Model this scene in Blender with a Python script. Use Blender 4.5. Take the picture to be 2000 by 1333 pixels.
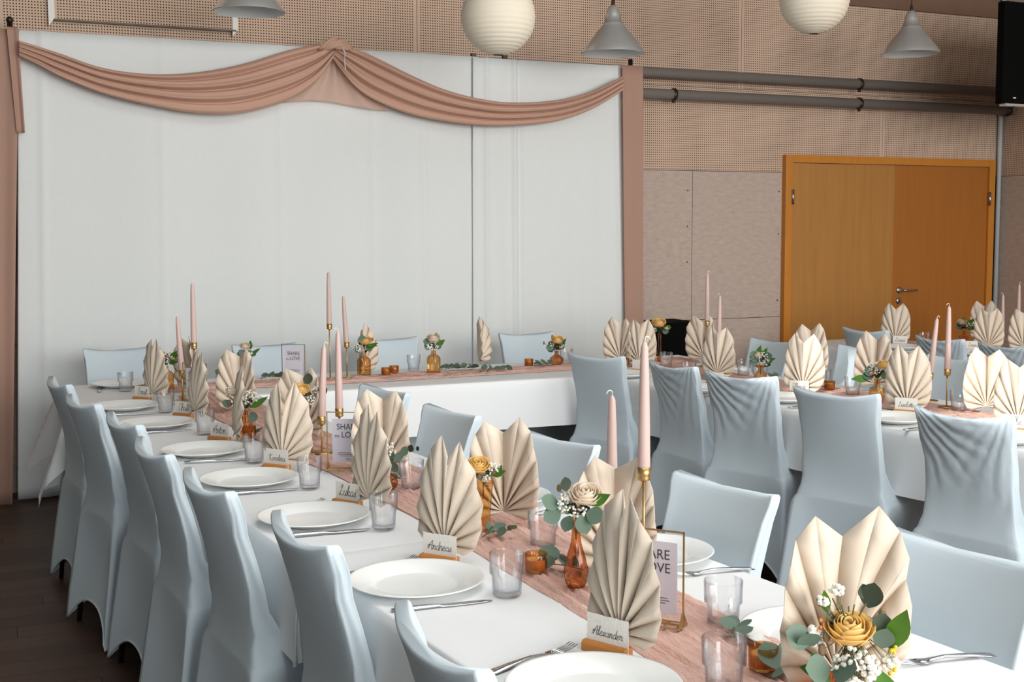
import bpy, math, random
from mathutils import Matrix, Vector, noise
for o in list(bpy.data.objects): bpy.data.objects.remove(o)
SC = bpy.context.scene; COL = SC.collection; PI = math.pi; R = math.radians
rnd = random.Random(7)
CAM = [1.51432, 0.916494, -0.400025, -0.004315, -0.039314, -0.079328, -0.996073, 0.398112, 0.913065, -0.08843, 2369.112883]
CH_AL = [(0.507, 5.452, 8.0), (0.548, 4.803, 12.0), (0.64, 4.232, 9.0), (0.663, 3.635, 6.0), (0.723, 3.078, 7.0), (0.819, 2.477, 5.0), (0.847, 1.708, -0.0)]
CH_AR = [(1.226, 4.536, 192.0), (1.254, 3.88, 189.0), (1.342, 3.19, 192.0), (1.419, 2.443, 188.0), (1.501, 1.735, 187.0)]
CH_CL = [(3.037, 5.511, 31.0), (3.171, 4.893, 4.0), (3.208, 4.486, 25.0), (3.219, 3.854, 30.0), (3.259, 3.195, 15.0)]
CH_CR = [(3.705, 5.699, 184.0), (3.892, 5.127, 186.0), (3.92, 4.541, 177.0)]
CH_DL = [(5.335, 6.157, 8.0), (5.301, 5.444, -7.0), (5.315, 4.965, 3.0)]
CH_DR = [(5.995, 5.999, 181.0)]
CH_H = [(0.655, 6.542, 261.0), (1.429, 6.423, 261.0), (2.176, 6.498, 257.0), (3.061, 6.47, 251.0)]
CARD_A = [('Alexander', 1.012, 1.897, -64), ('Andreas', 0.944, 2.593, -54), ('Lukas', 0.912, 3.251, -60), ('Karolina', 0.85, 3.862, -52), ('Anton', 0.778, 4.492, -56), ('Chuli', 0.746, 5.146, -52), ('Ernst', 0.651, 5.755, -52)]
CARD_C = [('', 3.274, 5.767, -58), ('', 3.315, 5.083, -60), ('Elfriede', 3.484, 4.633, -55), ('Liselotte', 3.518, 3.952, -55), ('Elke', 3.564, 3.412, -58)]
CARD_D = [('Louise', 5.591, 6.353, -45), ('Emma', 5.74, 5.851, -45)]
NAP_L = [(1.026, 1.87, -64), (0.96, 2.588, -52), (0.925, 3.172, -62), (0.859, 3.834, -50), (0.809, 4.424, -72), (0.762, 5.062, -62), (0.674, 5.707, -58)]
NAP_R = [(1.302, 1.559, 165), (1.27, 2.345, 150), (1.23, 2.878, 150), (1.145, 3.638, 150), (1.08, 4.382, 140), (0.994, 5.156, 140), (0.921, 5.923, 110)]
NAP_C = [(3.346, 5.927, -50), (3.415, 5.243, -52), (3.466, 4.593, -48), (3.505, 3.941, -50), (3.562, 3.399, -50)]
NAP_CR = [(3.35, 6.101, 120), (3.835, 5.987, 120), (3.979, 5.193, 135), (3.916, 4.602, 120), (3.807, 3.799, 140)]
NAP_D = [(5.548, 6.353, -45), (5.789, 5.772, -45)]
NAP_DR = [(6.351, 6.382, 140), (5.989, 5.675, 120)]
NAP_H = [(1.833, 6.275, -165), (2.593, 6.467, 175)]
PL_A = [(0.899, 1.73), (0.835, 2.438), (0.783, 3.121), (0.725, 3.69), (0.686, 4.262), (0.612, 4.953), (0.55, 5.522)]
PL_AR = [(1.407, 1.796), (1.414, 2.434), (1.325, 3.135)]
KN = [(0.73, 2.288, 0.943, 2.274), (0.678, 2.983, 0.886, 2.969), (0.627, 3.546, 0.846, 3.539), (0.595, 4.11, 0.795, 4.088), (0.519, 4.796, 0.693, 4.808), (0.447, 5.334, 0.659, 5.33)]
GL_L = [(1.101, 1.652), (0.986, 2.293), (0.927, 2.962), (0.878, 3.54), (0.812, 4.029), (0.759, 4.684), (0.702, 5.343)]
GL_R = [(1.286, 1.935), (1.218, 2.611), (1.143, 3.371)]
GL_H = [(0.621, 6.15), (2.166, 6.329), (3.085, 6.289)]
GL_C = [(3.495, 5.855), (3.332, 5.355), (3.575, 5.073), (3.67, 4.476), (3.748, 3.891), (3.663, 5.345), (3.748, 4.789)]
GL_D = [(5.723, 6.267)]
VASES = [(1.228, 1.494), (1.131, 2.259), (1.142, 2.805), (1.05, 3.344), (1.012, 4.093), (0.866, 4.445), (0.791, 5.985), (1.262, 6.396), (1.841, 6.194), (2.216, 6.143), (2.976, 6.193), (3.598, 6.102), (3.53, 5.003), (3.602, 4.23), (5.902, 6.099)]
CANDLES = [(1.28, 2.233, 1.274, 2.366), (1.117, 4.065, 1.048, 4.044), (0.862, 5.563, 0.809, 5.588), (1.642, 6.14, 1.734, 6.145), (3.727, 5.801, 3.716, 5.664), (3.755, 3.969, 3.833, 4.156), (6.326, 6.052, 6.235, 6.097)]
SIGNS = [(1.199, 1.939), (1.017, 3.698), (0.886, 5.391), (1.454, 6.158)]
TEA = [(1.102, 2.399), (1.204, 1.687), (1.192, 3.175), (0.885, 4.473), (1.947, 6.143), (2.015, 6.213), (2.813, 6.214), (3.678, 4.653), (3.312, 6.002)]
EUC = [(1.157, 2.374), (1.235, 1.639), (1.263, 1.852), (1.14, 2.716), (1.118, 3.437), (2.37, 6.176), (2.52, 6.024), (2.872, 6.156), (1.348, 6.209), (1.128, 6.411), (0.912, 4.485), (3.673, 5.096), (3.658, 4.725)]
PIPEX = [(4.287, 2.635), (4.288, 2.489), (4.536, 2.499), (6.151, 2.696)]
PIPEX2 = [(7.296, 2.642), (7.302, 2.489)]
SW_LU = [(0.233, 2.58), (0.334, 2.552), (0.452, 2.517), (0.667, 2.452), (0.918, 2.43), (1.177, 2.451), (1.445, 2.511), (1.721, 2.606), (1.878, 2.645), (1.992, 2.664)]
SW_LL = [(0.23, 2.497), (0.33, 2.452), (0.448, 2.39), (0.663, 2.309), (0.913, 2.253), (1.171, 2.218), (1.438, 2.228), (1.715, 2.313), (1.89, 2.433), (2.004, 2.585)]
SW_RU = [(2.011, 2.659), (2.165, 2.631), (2.295, 2.582), (2.494, 2.498), (2.697, 2.425), (2.905, 2.379), (3.154, 2.356), (3.484, 2.382), (3.749, 2.45), (3.992, 2.565)]
SW_RL = [(1.988, 2.584), (2.113, 2.428), (2.242, 2.34), (2.457, 2.263), (2.66, 2.226), (2.904, 2.204), (3.153, 2.206), (3.484, 2.246), (3.749, 2.332), (3.992, 2.467)]
TAIL = [(1.972, 2.62), (2.062, 2.625), (2.384, 2.286), (1.668, 2.296), (1.967, 2.314), (2.056, 2.293)]
CURT = [(0.235, 2.656), (4.035, 2.642), (2.942, 2.652), (0.116, -0.012), (4.062, 1.003)]
DRAPE = [(-0.012, 2.648), (0.229, 2.655), (4.013, 2.643), (4.168, 2.64), (0.105, -0.003), (0.244, 2.077), (4.186, 1.002)]
DOOR = [(5.558, 2.092), (7.631, 2.099), (6.604, 2.046), (5.62, 1.779), (6.691, 1.052), (6.682, 0.978), (6.847, 1.048), (5.62, 2.036)]
BRACK = [(0.433, 2.742), (1.481, 2.751)]
BLACK = [(4.199, 0.9), (4.513, 0.904), (4.556, 0.763), (4.521, 0.61)]

# ---------------- camera, world, lights, exposure
cam = bpy.data.objects.new('camera', bpy.data.cameras.new('camera')); COL.objects.link(cam)
_h, rx, ry, rz_, dx, dy, dz, fx, fy, fz, F = CAM
cam.matrix_world = Matrix(((rx, -dx, -fx, 0), (ry, -dy, -fy, 0), (rz_, -dz, -fz, _h), (0, 0, 0, 1)))
cam.data.sensor_width = 36; cam.data.lens = 36 * F / 2000; cam.data.clip_start = .05; cam.data.clip_end = 60
SC.camera = cam
SC.view_settings.view_transform = 'Standard'; SC.view_settings.look = 'None'; SC.view_settings.gamma = 1
SC.view_settings.use_curve_mapping = False; SC.view_settings.exposure = 0.05
wd = bpy.data.worlds.new('world'); SC.world = wd; wd.use_nodes = True
wd.node_tree.nodes['Background'].inputs[0].default_value = (.80, .90, 1, 1)
wd.node_tree.nodes['Background'].inputs[1].default_value = .75
SC.cycles.max_bounces = 6; SC.cycles.transparent_max_bounces = 24; SC.cycles.transmission_bounces = 6
SC.cycles.caustics_reflective = False; SC.cycles.caustics_refractive = False
def area(name, loc, target, sx, sy, power, col):
    l = bpy.data.lights.new(name, 'AREA'); l.shape = 'RECTANGLE'; l.size = sx; l.size_y = sy; l.energy = power; l.color = col
    o = bpy.data.objects.new(name, l); COL.objects.link(o); o.location = loc
    o.rotation_euler = (Vector(target) - Vector(loc)).to_track_quat('-Z', 'Y').to_euler(); return o
area('window_light', (3.4, -4.2, 2.3), (2.6, 6, 1.3), 7.0, 2.8, 640, (1, .995, .965))
area('overhead_fill_light', (2.4, 2.8, 4.35), (2.4, 3.2, 0), 4.6, 4.4, 165, (.96, .99, 1))  # added overhead fill below the closed ceiling, no opening above it
sun = bpy.data.objects.new('sun', bpy.data.lights.new('sun', 'SUN')); COL.objects.link(sun)
sun.data.energy = 3.2; sun.data.angle = R(.6); sun.data.color = (1, .985, .95)
SUNDIR = Vector((.86, .51, -.30)).normalized()
sun.rotation_euler = SUNDIR.to_track_quat('-Z', 'Y').to_euler()

# ---------------- materials
def mat(name, col, rough=.6, metal=0., noise_s=None, noise_a=.0, bump=0., bump_s=200., trans=0., ior=1.45, sheen=0., subs=0., stretch=None, alpha=1., spec=.5):
    m = bpy.data.materials.new(name); m.use_nodes = True; nt = m.node_tree; b = nt.nodes['Principled BSDF']
    b.inputs['Base Color'].default_value = (*col, 1); b.inputs['Roughness'].default_value = rough; b.inputs['Metallic'].default_value = metal
    b.inputs['Transmission Weight'].default_value = trans; b.inputs['IOR'].default_value = ior
    b.inputs['Sheen Weight'].default_value = sheen; b.inputs['Alpha'].default_value = alpha; b.inputs['Specular IOR Level'].default_value = spec
    tc = nt.nodes.new('ShaderNodeTexCoord'); mp = nt.nodes.new('ShaderNodeMapping'); nt.links.new(tc.outputs['Object'], mp.inputs[0])
    if stretch: mp.inputs['Scale'].default_value = stretch
    if noise_s:
        n = nt.nodes.new('ShaderNodeTexNoise'); n.inputs['Scale'].default_value = noise_s; n.inputs['Detail'].default_value = 4
        nt.links.new(mp.outputs[0], n.inputs[0])
        mx = nt.nodes.new('ShaderNodeMix'); mx.data_type = 'RGBA'
        mx.inputs[6].default_value = (*[c * (1 - noise_a) for c in col], 1); mx.inputs[7].default_value = (*[min(1, c * (1 + noise_a)) for c in col], 1)
        nt.links.new(n.outputs[0], mx.inputs[0]); nt.links.new(mx.outputs[2], b.inputs['Base Color'])
    if bump:
        n2 = nt.nodes.new('ShaderNodeTexNoise'); n2.inputs['Scale'].default_value = bump_s; n2.inputs['Detail'].default_value = 2
        nt.links.new(mp.outputs[0], n2.inputs[0]); bp = nt.nodes.new('ShaderNodeBump'); bp.inputs['Strength'].default_value = bump; bp.inputs['Distance'].default_value = .01
        nt.links.new(n2.outputs[0], bp.inputs['Height']); nt.links.new(bp.outputs[0], b.inputs['Normal'])
    return m
def srgb(r, g, b): return tuple(((c / 255) / 12.92 if c / 255 <= .04045 else ((c / 255 + .055) / 1.055) ** 2.4) for c in (r, g, b))
def sheer(name, col, op, rough=.8):
    """woven gauze: part of the light passes straight through between the threads"""
    m = mat(name, col, rough, sheen=.2); nt = m.node_tree; b = nt.nodes['Principled BSDF']; out = nt.nodes['Material Output']
    tr = nt.nodes.new('ShaderNodeBsdfTransparent'); tl = nt.nodes.new('ShaderNodeBsdfTranslucent'); tl.inputs[0].default_value = (*col, 1)
    m1 = nt.nodes.new('ShaderNodeMixShader'); m1.inputs[0].default_value = .25; nt.links.new(b.outputs[0], m1.inputs[1]); nt.links.new(tl.outputs[0], m1.inputs[2])
    m2 = nt.nodes.new('ShaderNodeMixShader'); m2.inputs[0].default_value = op; nt.links.new(tr.outputs[0], m2.inputs[1]); nt.links.new(m1.outputs[0], m2.inputs[2])
    nt.links.new(m2.outputs[0], out.inputs[0]); return m
def glassm(name, tint, edge):
    m = bpy.data.materials.new(name); m.use_nodes = True; nt = m.node_tree; nt.nodes.remove(nt.nodes['Principled BSDF']); out = nt.nodes['Material Output']
    tr = nt.nodes.new('ShaderNodeBsdfTransparent'); gl = nt.nodes.new('ShaderNodeBsdfGlossy'); gl.inputs['Roughness'].default_value = .06; gl.inputs[0].default_value = (.95, .97, 1, 1)
    lw = nt.nodes.new('ShaderNodeLayerWeight'); lw.inputs[0].default_value = .4
    cr = nt.nodes.new('ShaderNodeMix'); cr.data_type = 'RGBA'; cr.inputs[6].default_value = (*tint, 1); cr.inputs[7].default_value = (*edge, 1)
    pw_ = nt.nodes.new('ShaderNodeMath'); pw_.operation = 'POWER'; pw_.inputs[1].default_value = 2.6; nt.links.new(lw.outputs['Facing'], pw_.inputs[0]); nt.links.new(pw_.outputs[0], cr.inputs[0]); nt.links.new(cr.outputs[2], tr.inputs[0])
    mx = nt.nodes.new('ShaderNodeMixShader'); ml = nt.nodes.new('ShaderNodeMath'); ml.operation = 'MULTIPLY_ADD'; ml.inputs[1].default_value = .42; ml.inputs[2].default_value = .0
    nt.links.new(lw.outputs['Fresnel'], ml.inputs[0]); nt.links.new(ml.outputs[0], mx.inputs[0])
    nt.links.new(tr.outputs[0], mx.inputs[1]); nt.links.new(gl.outputs[0], mx.inputs[2]); nt.links.new(mx.outputs[0], out.inputs[0]); return m
M = {}
M['cover'] = mat('stretch_fabric', srgb(204, 218, 226), .62, bump=.10, bump_s=900, sheen=.15, noise_s=3, noise_a=.02)
M['hem'] = mat('hem_fabric', srgb(205, 216, 222), .6)
M['cloth'] = mat('table_linen', srgb(240, 242, 243), .75, bump=.05, bump_s=500)
M['curtain'] = mat('curtain_linen', srgb(226, 229, 228), .85, bump=.12, bump_s=260, noise_s=60, noise_a=.015, stretch=(1, 1, .3))
M['napkin'] = mat('napkin_paper', srgb(221, 206, 188), .85, bump=.10, bump_s=1200, noise_s=12, noise_a=.03)
M['plate'] = mat('porcelain', srgb(238, 240, 238), .18)
M['wood'] = mat('honey_wood', srgb(196, 128, 62), .45, noise_s=18, noise_a=.22, stretch=(1, 6, 6))
M['card'] = mat('card_paper', srgb(236, 232, 224), .9, bump=.2, bump_s=300)
M['ink'] = mat('black_ink', srgb(35, 33, 33), .6)
M['grey_ink'] = mat('grey_ink', srgb(70, 70, 80), .6)
M['sign'] = mat('sign_card', srgb(222, 217, 228), .8)
M['gold'] = mat('brushed_brass', srgb(204, 170, 112), .36, metal=1.)
M['candle'] = mat('rose_wax', srgb(208, 180, 172), .5)
M['wick'] = mat('wick_cotton', srgb(240, 232, 224), .8)
M['steel'] = mat('cutlery_steel', srgb(200, 200, 204), .16, metal=1.)
M['alu'] = mat('brushed_aluminium', srgb(240, 243, 243), .3, metal=.8, bump=.03, bump_s=60, stretch=(1, 1, 40))
M['lampin'] = mat('lamp_inside', srgb(205, 208, 208), .45)
M['black'] = mat('black_plastic', srgb(14, 14, 14), .5)
M['felt'] = mat('black_cloth', srgb(10, 10, 10), .95, spec=.1)
M['cord'] = mat('brown_cord', srgb(60, 35, 22), .6)
M['lantern'] = mat('rice_paper', srgb(238, 228, 208), .8, noise_s=6, noise_a=.02)
M['gauze'] = mat('rose_gauze', srgb(224, 184, 170), .9, noise_s=25, noise_a=.12, stretch=(5, 1, 1), bump=.5, bump_s=60)
M['swag'] = sheer('terracotta_chiffon', srgb(224, 184, 162), .93)
M['tail'] = sheer('pale_chiffon', srgb(236, 204, 186), .5)
M['drape'] = sheer('mauve_chiffon', srgb(198, 160, 142), .95)
M['glass'] = glassm('clear_glass', (.992, .993, .995), (.40, .42, .45))
M['amber'] = glassm('amber_glass', (.94, .69, .40), (.40, .15, .04))
M['brown_glass'] = glassm('brown_glass', (.84, .50, .28), (.22, .06, .03))
M['rose_peach'] = mat('peach_petal', srgb(255, 226, 158), .6, noise_s=30, noise_a=.03)
M['rose_cream'] = mat('cream_petal', srgb(253, 240, 224), .6, noise_s=30, noise_a=.06)
M['breath'] = mat('white_blossom', srgb(240, 238, 228), .8)
M['stemg'] = mat('green_stem', srgb(84, 92, 48), .7)
M['euc'] = mat('eucalyptus_leaf', srgb(96, 118, 102), .6, noise_s=40, noise_a=.12)
for _k in ('rose_peach', 'rose_cream'):
    _m = M[_k]; _n = _m.node_tree; _bs = _n.nodes['Principled BSDF']; _tl = _n.nodes.new('ShaderNodeBsdfTranslucent'); _tl.inputs[0].default_value = _bs.inputs['Base Color'].default_value
    _mx = _n.nodes.new('ShaderNodeMixShader'); _mx.inputs[0].default_value = .5; _n.links.new(_bs.outputs[0], _mx.inputs[1]); _n.links.new(_tl.outputs[0], _mx.inputs[2]); _n.links.new(_mx.outputs[0], _n.nodes['Material Output'].inputs[0])
M['leaf'] = mat('fresh_leaf', srgb(74, 122, 34), .5, noise_s=40, noise_a=.2)
M['dark_leaf'] = mat('dark_leaf', srgb(54, 66, 50), .6, noise_s=30, noise_a=.2)
M['berry_o'] = mat('orange_berry', srgb(226, 130, 56), .4)
M['berry_y'] = mat('yellow_berry', srgb(206, 190, 60), .4)
M['bunny'] = mat('bunny_tail', srgb(206, 172, 136), .95, bump=1., bump_s=900)
M['wax'] = mat('cream_wax', srgb(244, 226, 204), .5)
M['pipe'] = mat('grey_pipe', srgb(122, 116, 110), .5)
M['post'] = mat('grey_post', srgb(178, 182, 182), .5)
M['white'] = mat('white_metal', srgb(232, 228, 220), .4)
M['frame_metal'] = mat('dark_metal', srgb(70, 60, 52), .4, metal=.8)
M['oakf'] = mat('oak_frame', srgb(198, 128, 48), .42, noise_s=5, noise_a=.12, stretch=(6, 6, .6))
M['oak1'] = mat('oak_veneer', srgb(178, 124, 62), .5, noise_s=4, noise_a=.16, stretch=(7, 7, .5))
M['oak2'] = mat('oak_veneer_dark', srgb(170, 104, 40), .5, noise_s=4, noise_a=.14, stretch=(7, 7, .5))
M['plain_top'] = mat('brown_board', srgb(124, 97, 80), .95, noise_s=7, noise_a=.14, bump=.3, bump_s=60)
M['plain'] = mat('wood_wool_board', srgb(190, 172, 160), .95, noise_s=18, noise_a=.26, bump=.35, bump_s=70, stretch=(1, 1, 2.5))
M['floor'] = mat('dark_plank', srgb(74, 54, 43), .48, noise_s=6, noise_a=.3, stretch=(.5, 5, 1))
_nt = M['floor'].node_tree; _b = _nt.nodes['Principled BSDF']; _s = _b.inputs['Base Color'].links[0].from_socket
_oi = _nt.nodes.new('ShaderNodeObjectInfo'); _mr = _nt.nodes.new('ShaderNodeMapRange'); _mr.inputs[3].default_value = .62; _mr.inputs[4].default_value = 1.25; _nt.links.new(_oi.outputs['Random'], _mr.inputs[0])
_hv = _nt.nodes.new('ShaderNodeHueSaturation'); _nt.links.new(_mr.outputs[0], _hv.inputs['Value']); _nt.links.new(_s, _hv.inputs['Color']); _nt.links.new(_hv.outputs[0], _b.inputs['Base Color'])
M['under'] = mat('floor_joint', srgb(26, 20, 17), .8)
M['paint'] = mat('wall_paint', srgb(140, 146, 148), .9)
M['ceil'] = mat('ceiling_board', srgb(170, 164, 156), .9)
def wrinkled():
    m = mat('stretch_fabric_creased', srgb(204, 218, 226), .62, sheen=.15); nt = m.node_tree; b = nt.nodes['Principled BSDF']
    tc = [n for n in nt.nodes if n.type == 'TEX_COORD'][0]; sep = nt.nodes.new('ShaderNodeSeparateXYZ'); nt.links.new(tc.outputs['Object'], sep.inputs[0])
    def mth(op, *ar):
        n = nt.nodes.new('ShaderNodeMath'); n.operation = op
        for i, v in enumerate(ar):
            if isinstance(v, (int, float)): n.inputs[i].default_value = v
            else: nt.links.new(v, n.inputs[i])
        return n.outputs[0]
    nz = nt.nodes.new('ShaderNodeTexNoise'); nz.inputs['Scale'].default_value = 9; nt.links.new(tc.outputs['Object'], nz.inputs[0])
    h = 0
    for (cy, cz, fr, am, rad) in ((.20, .93, 30, 1.0, .36), (-.19, .97, 34, .5, .45)):
        dy = mth('SUBTRACT', sep.outputs[1], cy); dz_ = mth('SUBTRACT', sep.outputs[2], cz)
        an = mth('ARCTAN2', dz_, dy); d = mth('SQRT', mth('ADD', mth('MULTIPLY', dy, dy), mth('MULTIPLY', dz_, dz_)))
        w = mth('SINE', mth('ADD', mth('MULTIPLY', an, fr), mth('MULTIPLY', nz.outputs[0], 7.)))
        k = mth('MULTIPLY', mth('MULTIPLY', w, am), mth('MULTIPLY', mth('MAXIMUM', mth('SUBTRACT', 1., mth('DIVIDE', d, rad)), 0.), d)); h = k if h == 0 else mth('ADD', h, k)
    bp = nt.nodes.new('ShaderNodeBump'); bp.inputs['Strength'].default_value = .8; bp.inputs['Distance'].default_value = .028
    nt.links.new(h, bp.inputs['Height']); nt.links.new(bp.outputs[0], b.inputs['Normal']); return m
M['cover_creased'] = wrinkled()
def perf():
    m = mat('perforated_board', srgb(210, 182, 160), .9, noise_s=3.2, noise_a=.12); nt = m.node_tree; b = nt.nodes['Principled BSDF']
    tc = [n for n in nt.nodes if n.type == 'TEX_COORD'][0]; sep = nt.nodes.new('ShaderNodeSeparateXYZ'); nt.links.new(tc.outputs['Object'], sep.inputs[0])
    def mth(op, a, b2=None, c=None):
        n = nt.nodes.new('ShaderNodeMath'); n.operation = op
        for i, v in enumerate((a, b2, c)):
            if v is None: continue
            if isinstance(v, (int, float)): n.inputs[i].default_value = v
            else: nt.links.new(v, n.inputs[i])
        return n.outputs[0]
    p = .0165
    def cell(s): return mth('SUBTRACT', mth('FRACT', mth('DIVIDE', s, p)), .5)
    u, v = cell(sep.outputs[0]), cell(sep.outputs[2])
    d = mth('SQRT', mth('ADD', mth('MULTIPLY', u, u), mth('MULTIPLY', v, v)))
    hole = mth('LESS_THAN', d, .245)
    inx = mth('MULTIPLY', mth('GREATER_THAN', sep.outputs[0], .018), mth('LESS_THAN', sep.outputs[0], 2.495))
    hole = mth('MULTIPLY', hole, inx)
    src = b.inputs['Base Color'].links[0].from_socket; mx = nt.nodes.new('ShaderNodeMix'); mx.data_type = 'RGBA'
    nt.links.new(hole, mx.inputs[0]); nt.links.new(src, mx.inputs[6]); mx.inputs[7].default_value = (*srgb(62, 38, 26), 1)
    nt.links.new(mx.outputs[2], b.inputs['Base Color']); return m
M['perf'] = perf()

# ---------------- mesh helpers
class MB:
    def __init__(s): s.v = []; s.f = []
    def add(s, v, f):
        n = len(s.v); s.v += [tuple(a) for a in v]; s.f += [tuple(i + n for i in q) for q in f]; return s
    def box(s, x0, x1, y0, y1, z0, z1, bev=0.):
        if bev <= 0:
            v = [(x, y, z) for z in (z0, z1) for y in (y0, y1) for x in (x0, x1)]
            return s.add(v, [(0, 2, 3, 1), (4, 5, 7, 6), (0, 1, 5, 4), (2, 6, 7, 3), (0, 4, 6, 2), (1, 3, 7, 5)])
        import bmesh
        bm = bmesh.new(); bmesh.ops.create_cube(bm, size=1)
        for w in bm.verts: w.co = ((x0 + x1) / 2 + w.co.x * (x1 - x0), (y0 + y1) / 2 + w.co.y * (y1 - y0), (z0 + z1) / 2 + w.co.z * (z1 - z0))
        bmesh.ops.bevel(bm, geom=bm.edges[:], offset=bev, segments=2, affect='EDGES', profile=.7)
        bm.verts.index_update(); s.add([w.co[:] for w in bm.verts], [[w.index for w in f.verts] for f in bm.faces]); bm.free(); return s
    def grid(s, fn, nu, nv, closed=False):
        v = [fn(i / nu, j / nv) for j in range(nv + 1) for i in range(nu + (0 if closed else 1))]
        w = nu if closed else nu + 1
        f = [(j * w + i, j * w + (i + 1) % w, (j + 1) * w + (i + 1) % w, (j + 1) * w + i) for j in range(nv) for i in range(nu)]
        return s.add(v, f)
    def lathe(s, prof, n=24, c=(0, 0, 0), rib=None, cap=True):
        v = []; m = len(prof)
        for (r, z) in prof:
            for i in range(n):
                a = 2 * PI * i / n; q = r * (1 + (rib(a, z) if rib else 0))
                v.append((c[0] + q * math.cos(a), c[1] + q * math.sin(a), c[2] + z))
        f = [(j * n + i, j * n + (i + 1) % n, (j + 1) * n + (i + 1) % n, (j + 1) * n + i) for j in range(m - 1) for i in range(n)]
        if cap:
            if prof[0][0] > 1e-4: f.append(tuple(range(n - 1, -1, -1)))
            if prof[-1][0] > 1e-4: f.append(tuple((m - 1) * n + i for i in range(n)))
        return s.add(v, f)
    def tube(s, pts, rad, n=8, cap=True):
        pts = [Vector(p) for p in pts]; m = len(pts); v = []
        rad = rad if isinstance(rad, (list, tuple)) else [rad] * m
        up = Vector((0, 0, 1))
        for k, p in enumerate(pts):
            t = (pts[min(k + 1, m - 1)] - pts[max(k - 1, 0)]).normalized()
            a = t.cross(up)
            if a.length < 1e-3: a = t.cross(Vector((1, 0, 0)))
            a.normalize(); b = a.cross(t)
            for i in range(n):
                q = 2 * PI * i / n; v.append(p + (a * math.cos(q) + b * math.sin(q)) * rad[k])
        f = [(j * n + i, (j + 1) * n + i, (j + 1) * n + (i + 1) % n, j * n + (i + 1) % n) for j in range(m - 1) for i in range(n)]
        if cap: f += [tuple(range(n)), tuple((m - 1) * n + i for i in range(n - 1, -1, -1))]
        return s.add(v, f)
    def ball(s, c, r, n=8, m=5, sc=(1, 1, 1)):
        return s.lathe([(0.0001 + r * math.sin(PI * k / m), -r * math.cos(PI * k / m) * sc[2]) for k in range(m + 1)], n, c, cap=False)
    def ico(s, c, r):
        g = 1.618; k = r / 1.902
        v = [(c[0] + a * k, c[1] + b * k, c[2] + d * k) for a, b, d in ((-1, g, 0), (1, g, 0), (-1, -g, 0), (1, -g, 0), (0, -1, g), (0, 1, g), (0, -1, -g), (0, 1, -g), (g, 0, -1), (g, 0, 1), (-g, 0, -1), (-g, 0, 1))]
        return s.add(v, [(0, 11, 5), (0, 5, 1), (0, 1, 7), (0, 7, 10), (0, 10, 11), (1, 5, 9), (5, 11, 4), (11, 10, 2), (10, 7, 6), (7, 1, 8), (3, 9, 4), (3, 4, 2), (3, 2, 6), (3, 6, 8), (3, 8, 9), (4, 9, 5), (2, 4, 11), (6, 2, 10), (8, 6, 7), (9, 8, 1)])
    def xf(s, m):
        s.v = [tuple(m @ Vector(a)) for a in s.v]; return s
    def obj(s, name, m, parent=None, smooth=True, loc=None, thick=0.):
        me = bpy.data.meshes.new(name); me.from_pydata(s.v, [], s.f); me.materials.append(M[m] if isinstance(m, str) else m)
        if smooth: me.polygons.foreach_set('use_smooth', [True] * len(me.polygons))
        o = bpy.data.objects.new(name, me); COL.objects.link(o); o.parent = parent
        if loc: o.location = loc
        if thick:
            md = o.modifiers.new('thickness', 'SOLIDIFY'); md.thickness = thick; md.offset = 0
        return o
def tag(o, label, cat, group=None):
    o['label'] = label; o['category'] = cat
    if group: o['group'] = group
    return o
def thing(name, label, cat, loc=(0, 0, 0), rz=0., group=None):
    o = bpy.data.objects.new(name, None); COL.objects.link(o); o.location = loc; o.rotation_euler = (0, 0, rz); o.empty_display_size = .05
    return tag(o, label, cat, group)
def struct(o, label=None):
    o['kind'] = 'structure'
    if label: o['label'] = label
    return o
def dup(root, loc, rz, label, group=None):
    c = root.copy(); COL.objects.link(c); c.location = loc; c.rotation_euler = (0, 0, rz); c['label'] = label
    if group: c['group'] = group
    for ch in list(root.children):
        d = ch.copy(); COL.objects.link(d); d.parent = c
        for g in ch.children:
            e = g.copy(); COL.objects.link(e); e.parent = d
    return c
def smooth_path(pts, n=6):
    out = []; P = [Vector(p) for p in pts]
    for i in range(len(P) - 1):
        a, b, c, d = P[max(i - 1, 0)], P[i], P[i + 1], P[min(i + 2, len(P) - 1)]
        for k in range(n):
            t = k / n; out.append(.5 * ((2 * b) + (c - a) * t + (2 * a - 5 * b + 4 * c - d) * t * t + (3 * b - a - 3 * c + d) * t ** 3))
    out.append(P[-1]); return out
def lerp_tab(tab, t):
    t = min(max(t, 0), 1) * (len(tab) - 1); i = min(int(t), len(tab) - 2); f = t - i
    P = [Vector(tab[max(0, i - 1)]), Vector(tab[i]), Vector(tab[i + 1]), Vector(tab[min(len(tab) - 1, i + 2)])]
    return .5 * ((2 * P[1]) + (P[2] - P[0]) * f + (2 * P[0] - 5 * P[1] + 4 * P[2] - P[3]) * f * f + (3 * P[1] - P[0] - 3 * P[2] + P[3]) * f ** 3)
ORD = ['nearest', 'second', 'third', 'fourth', 'fifth', 'sixth', 'farthest']

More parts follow.
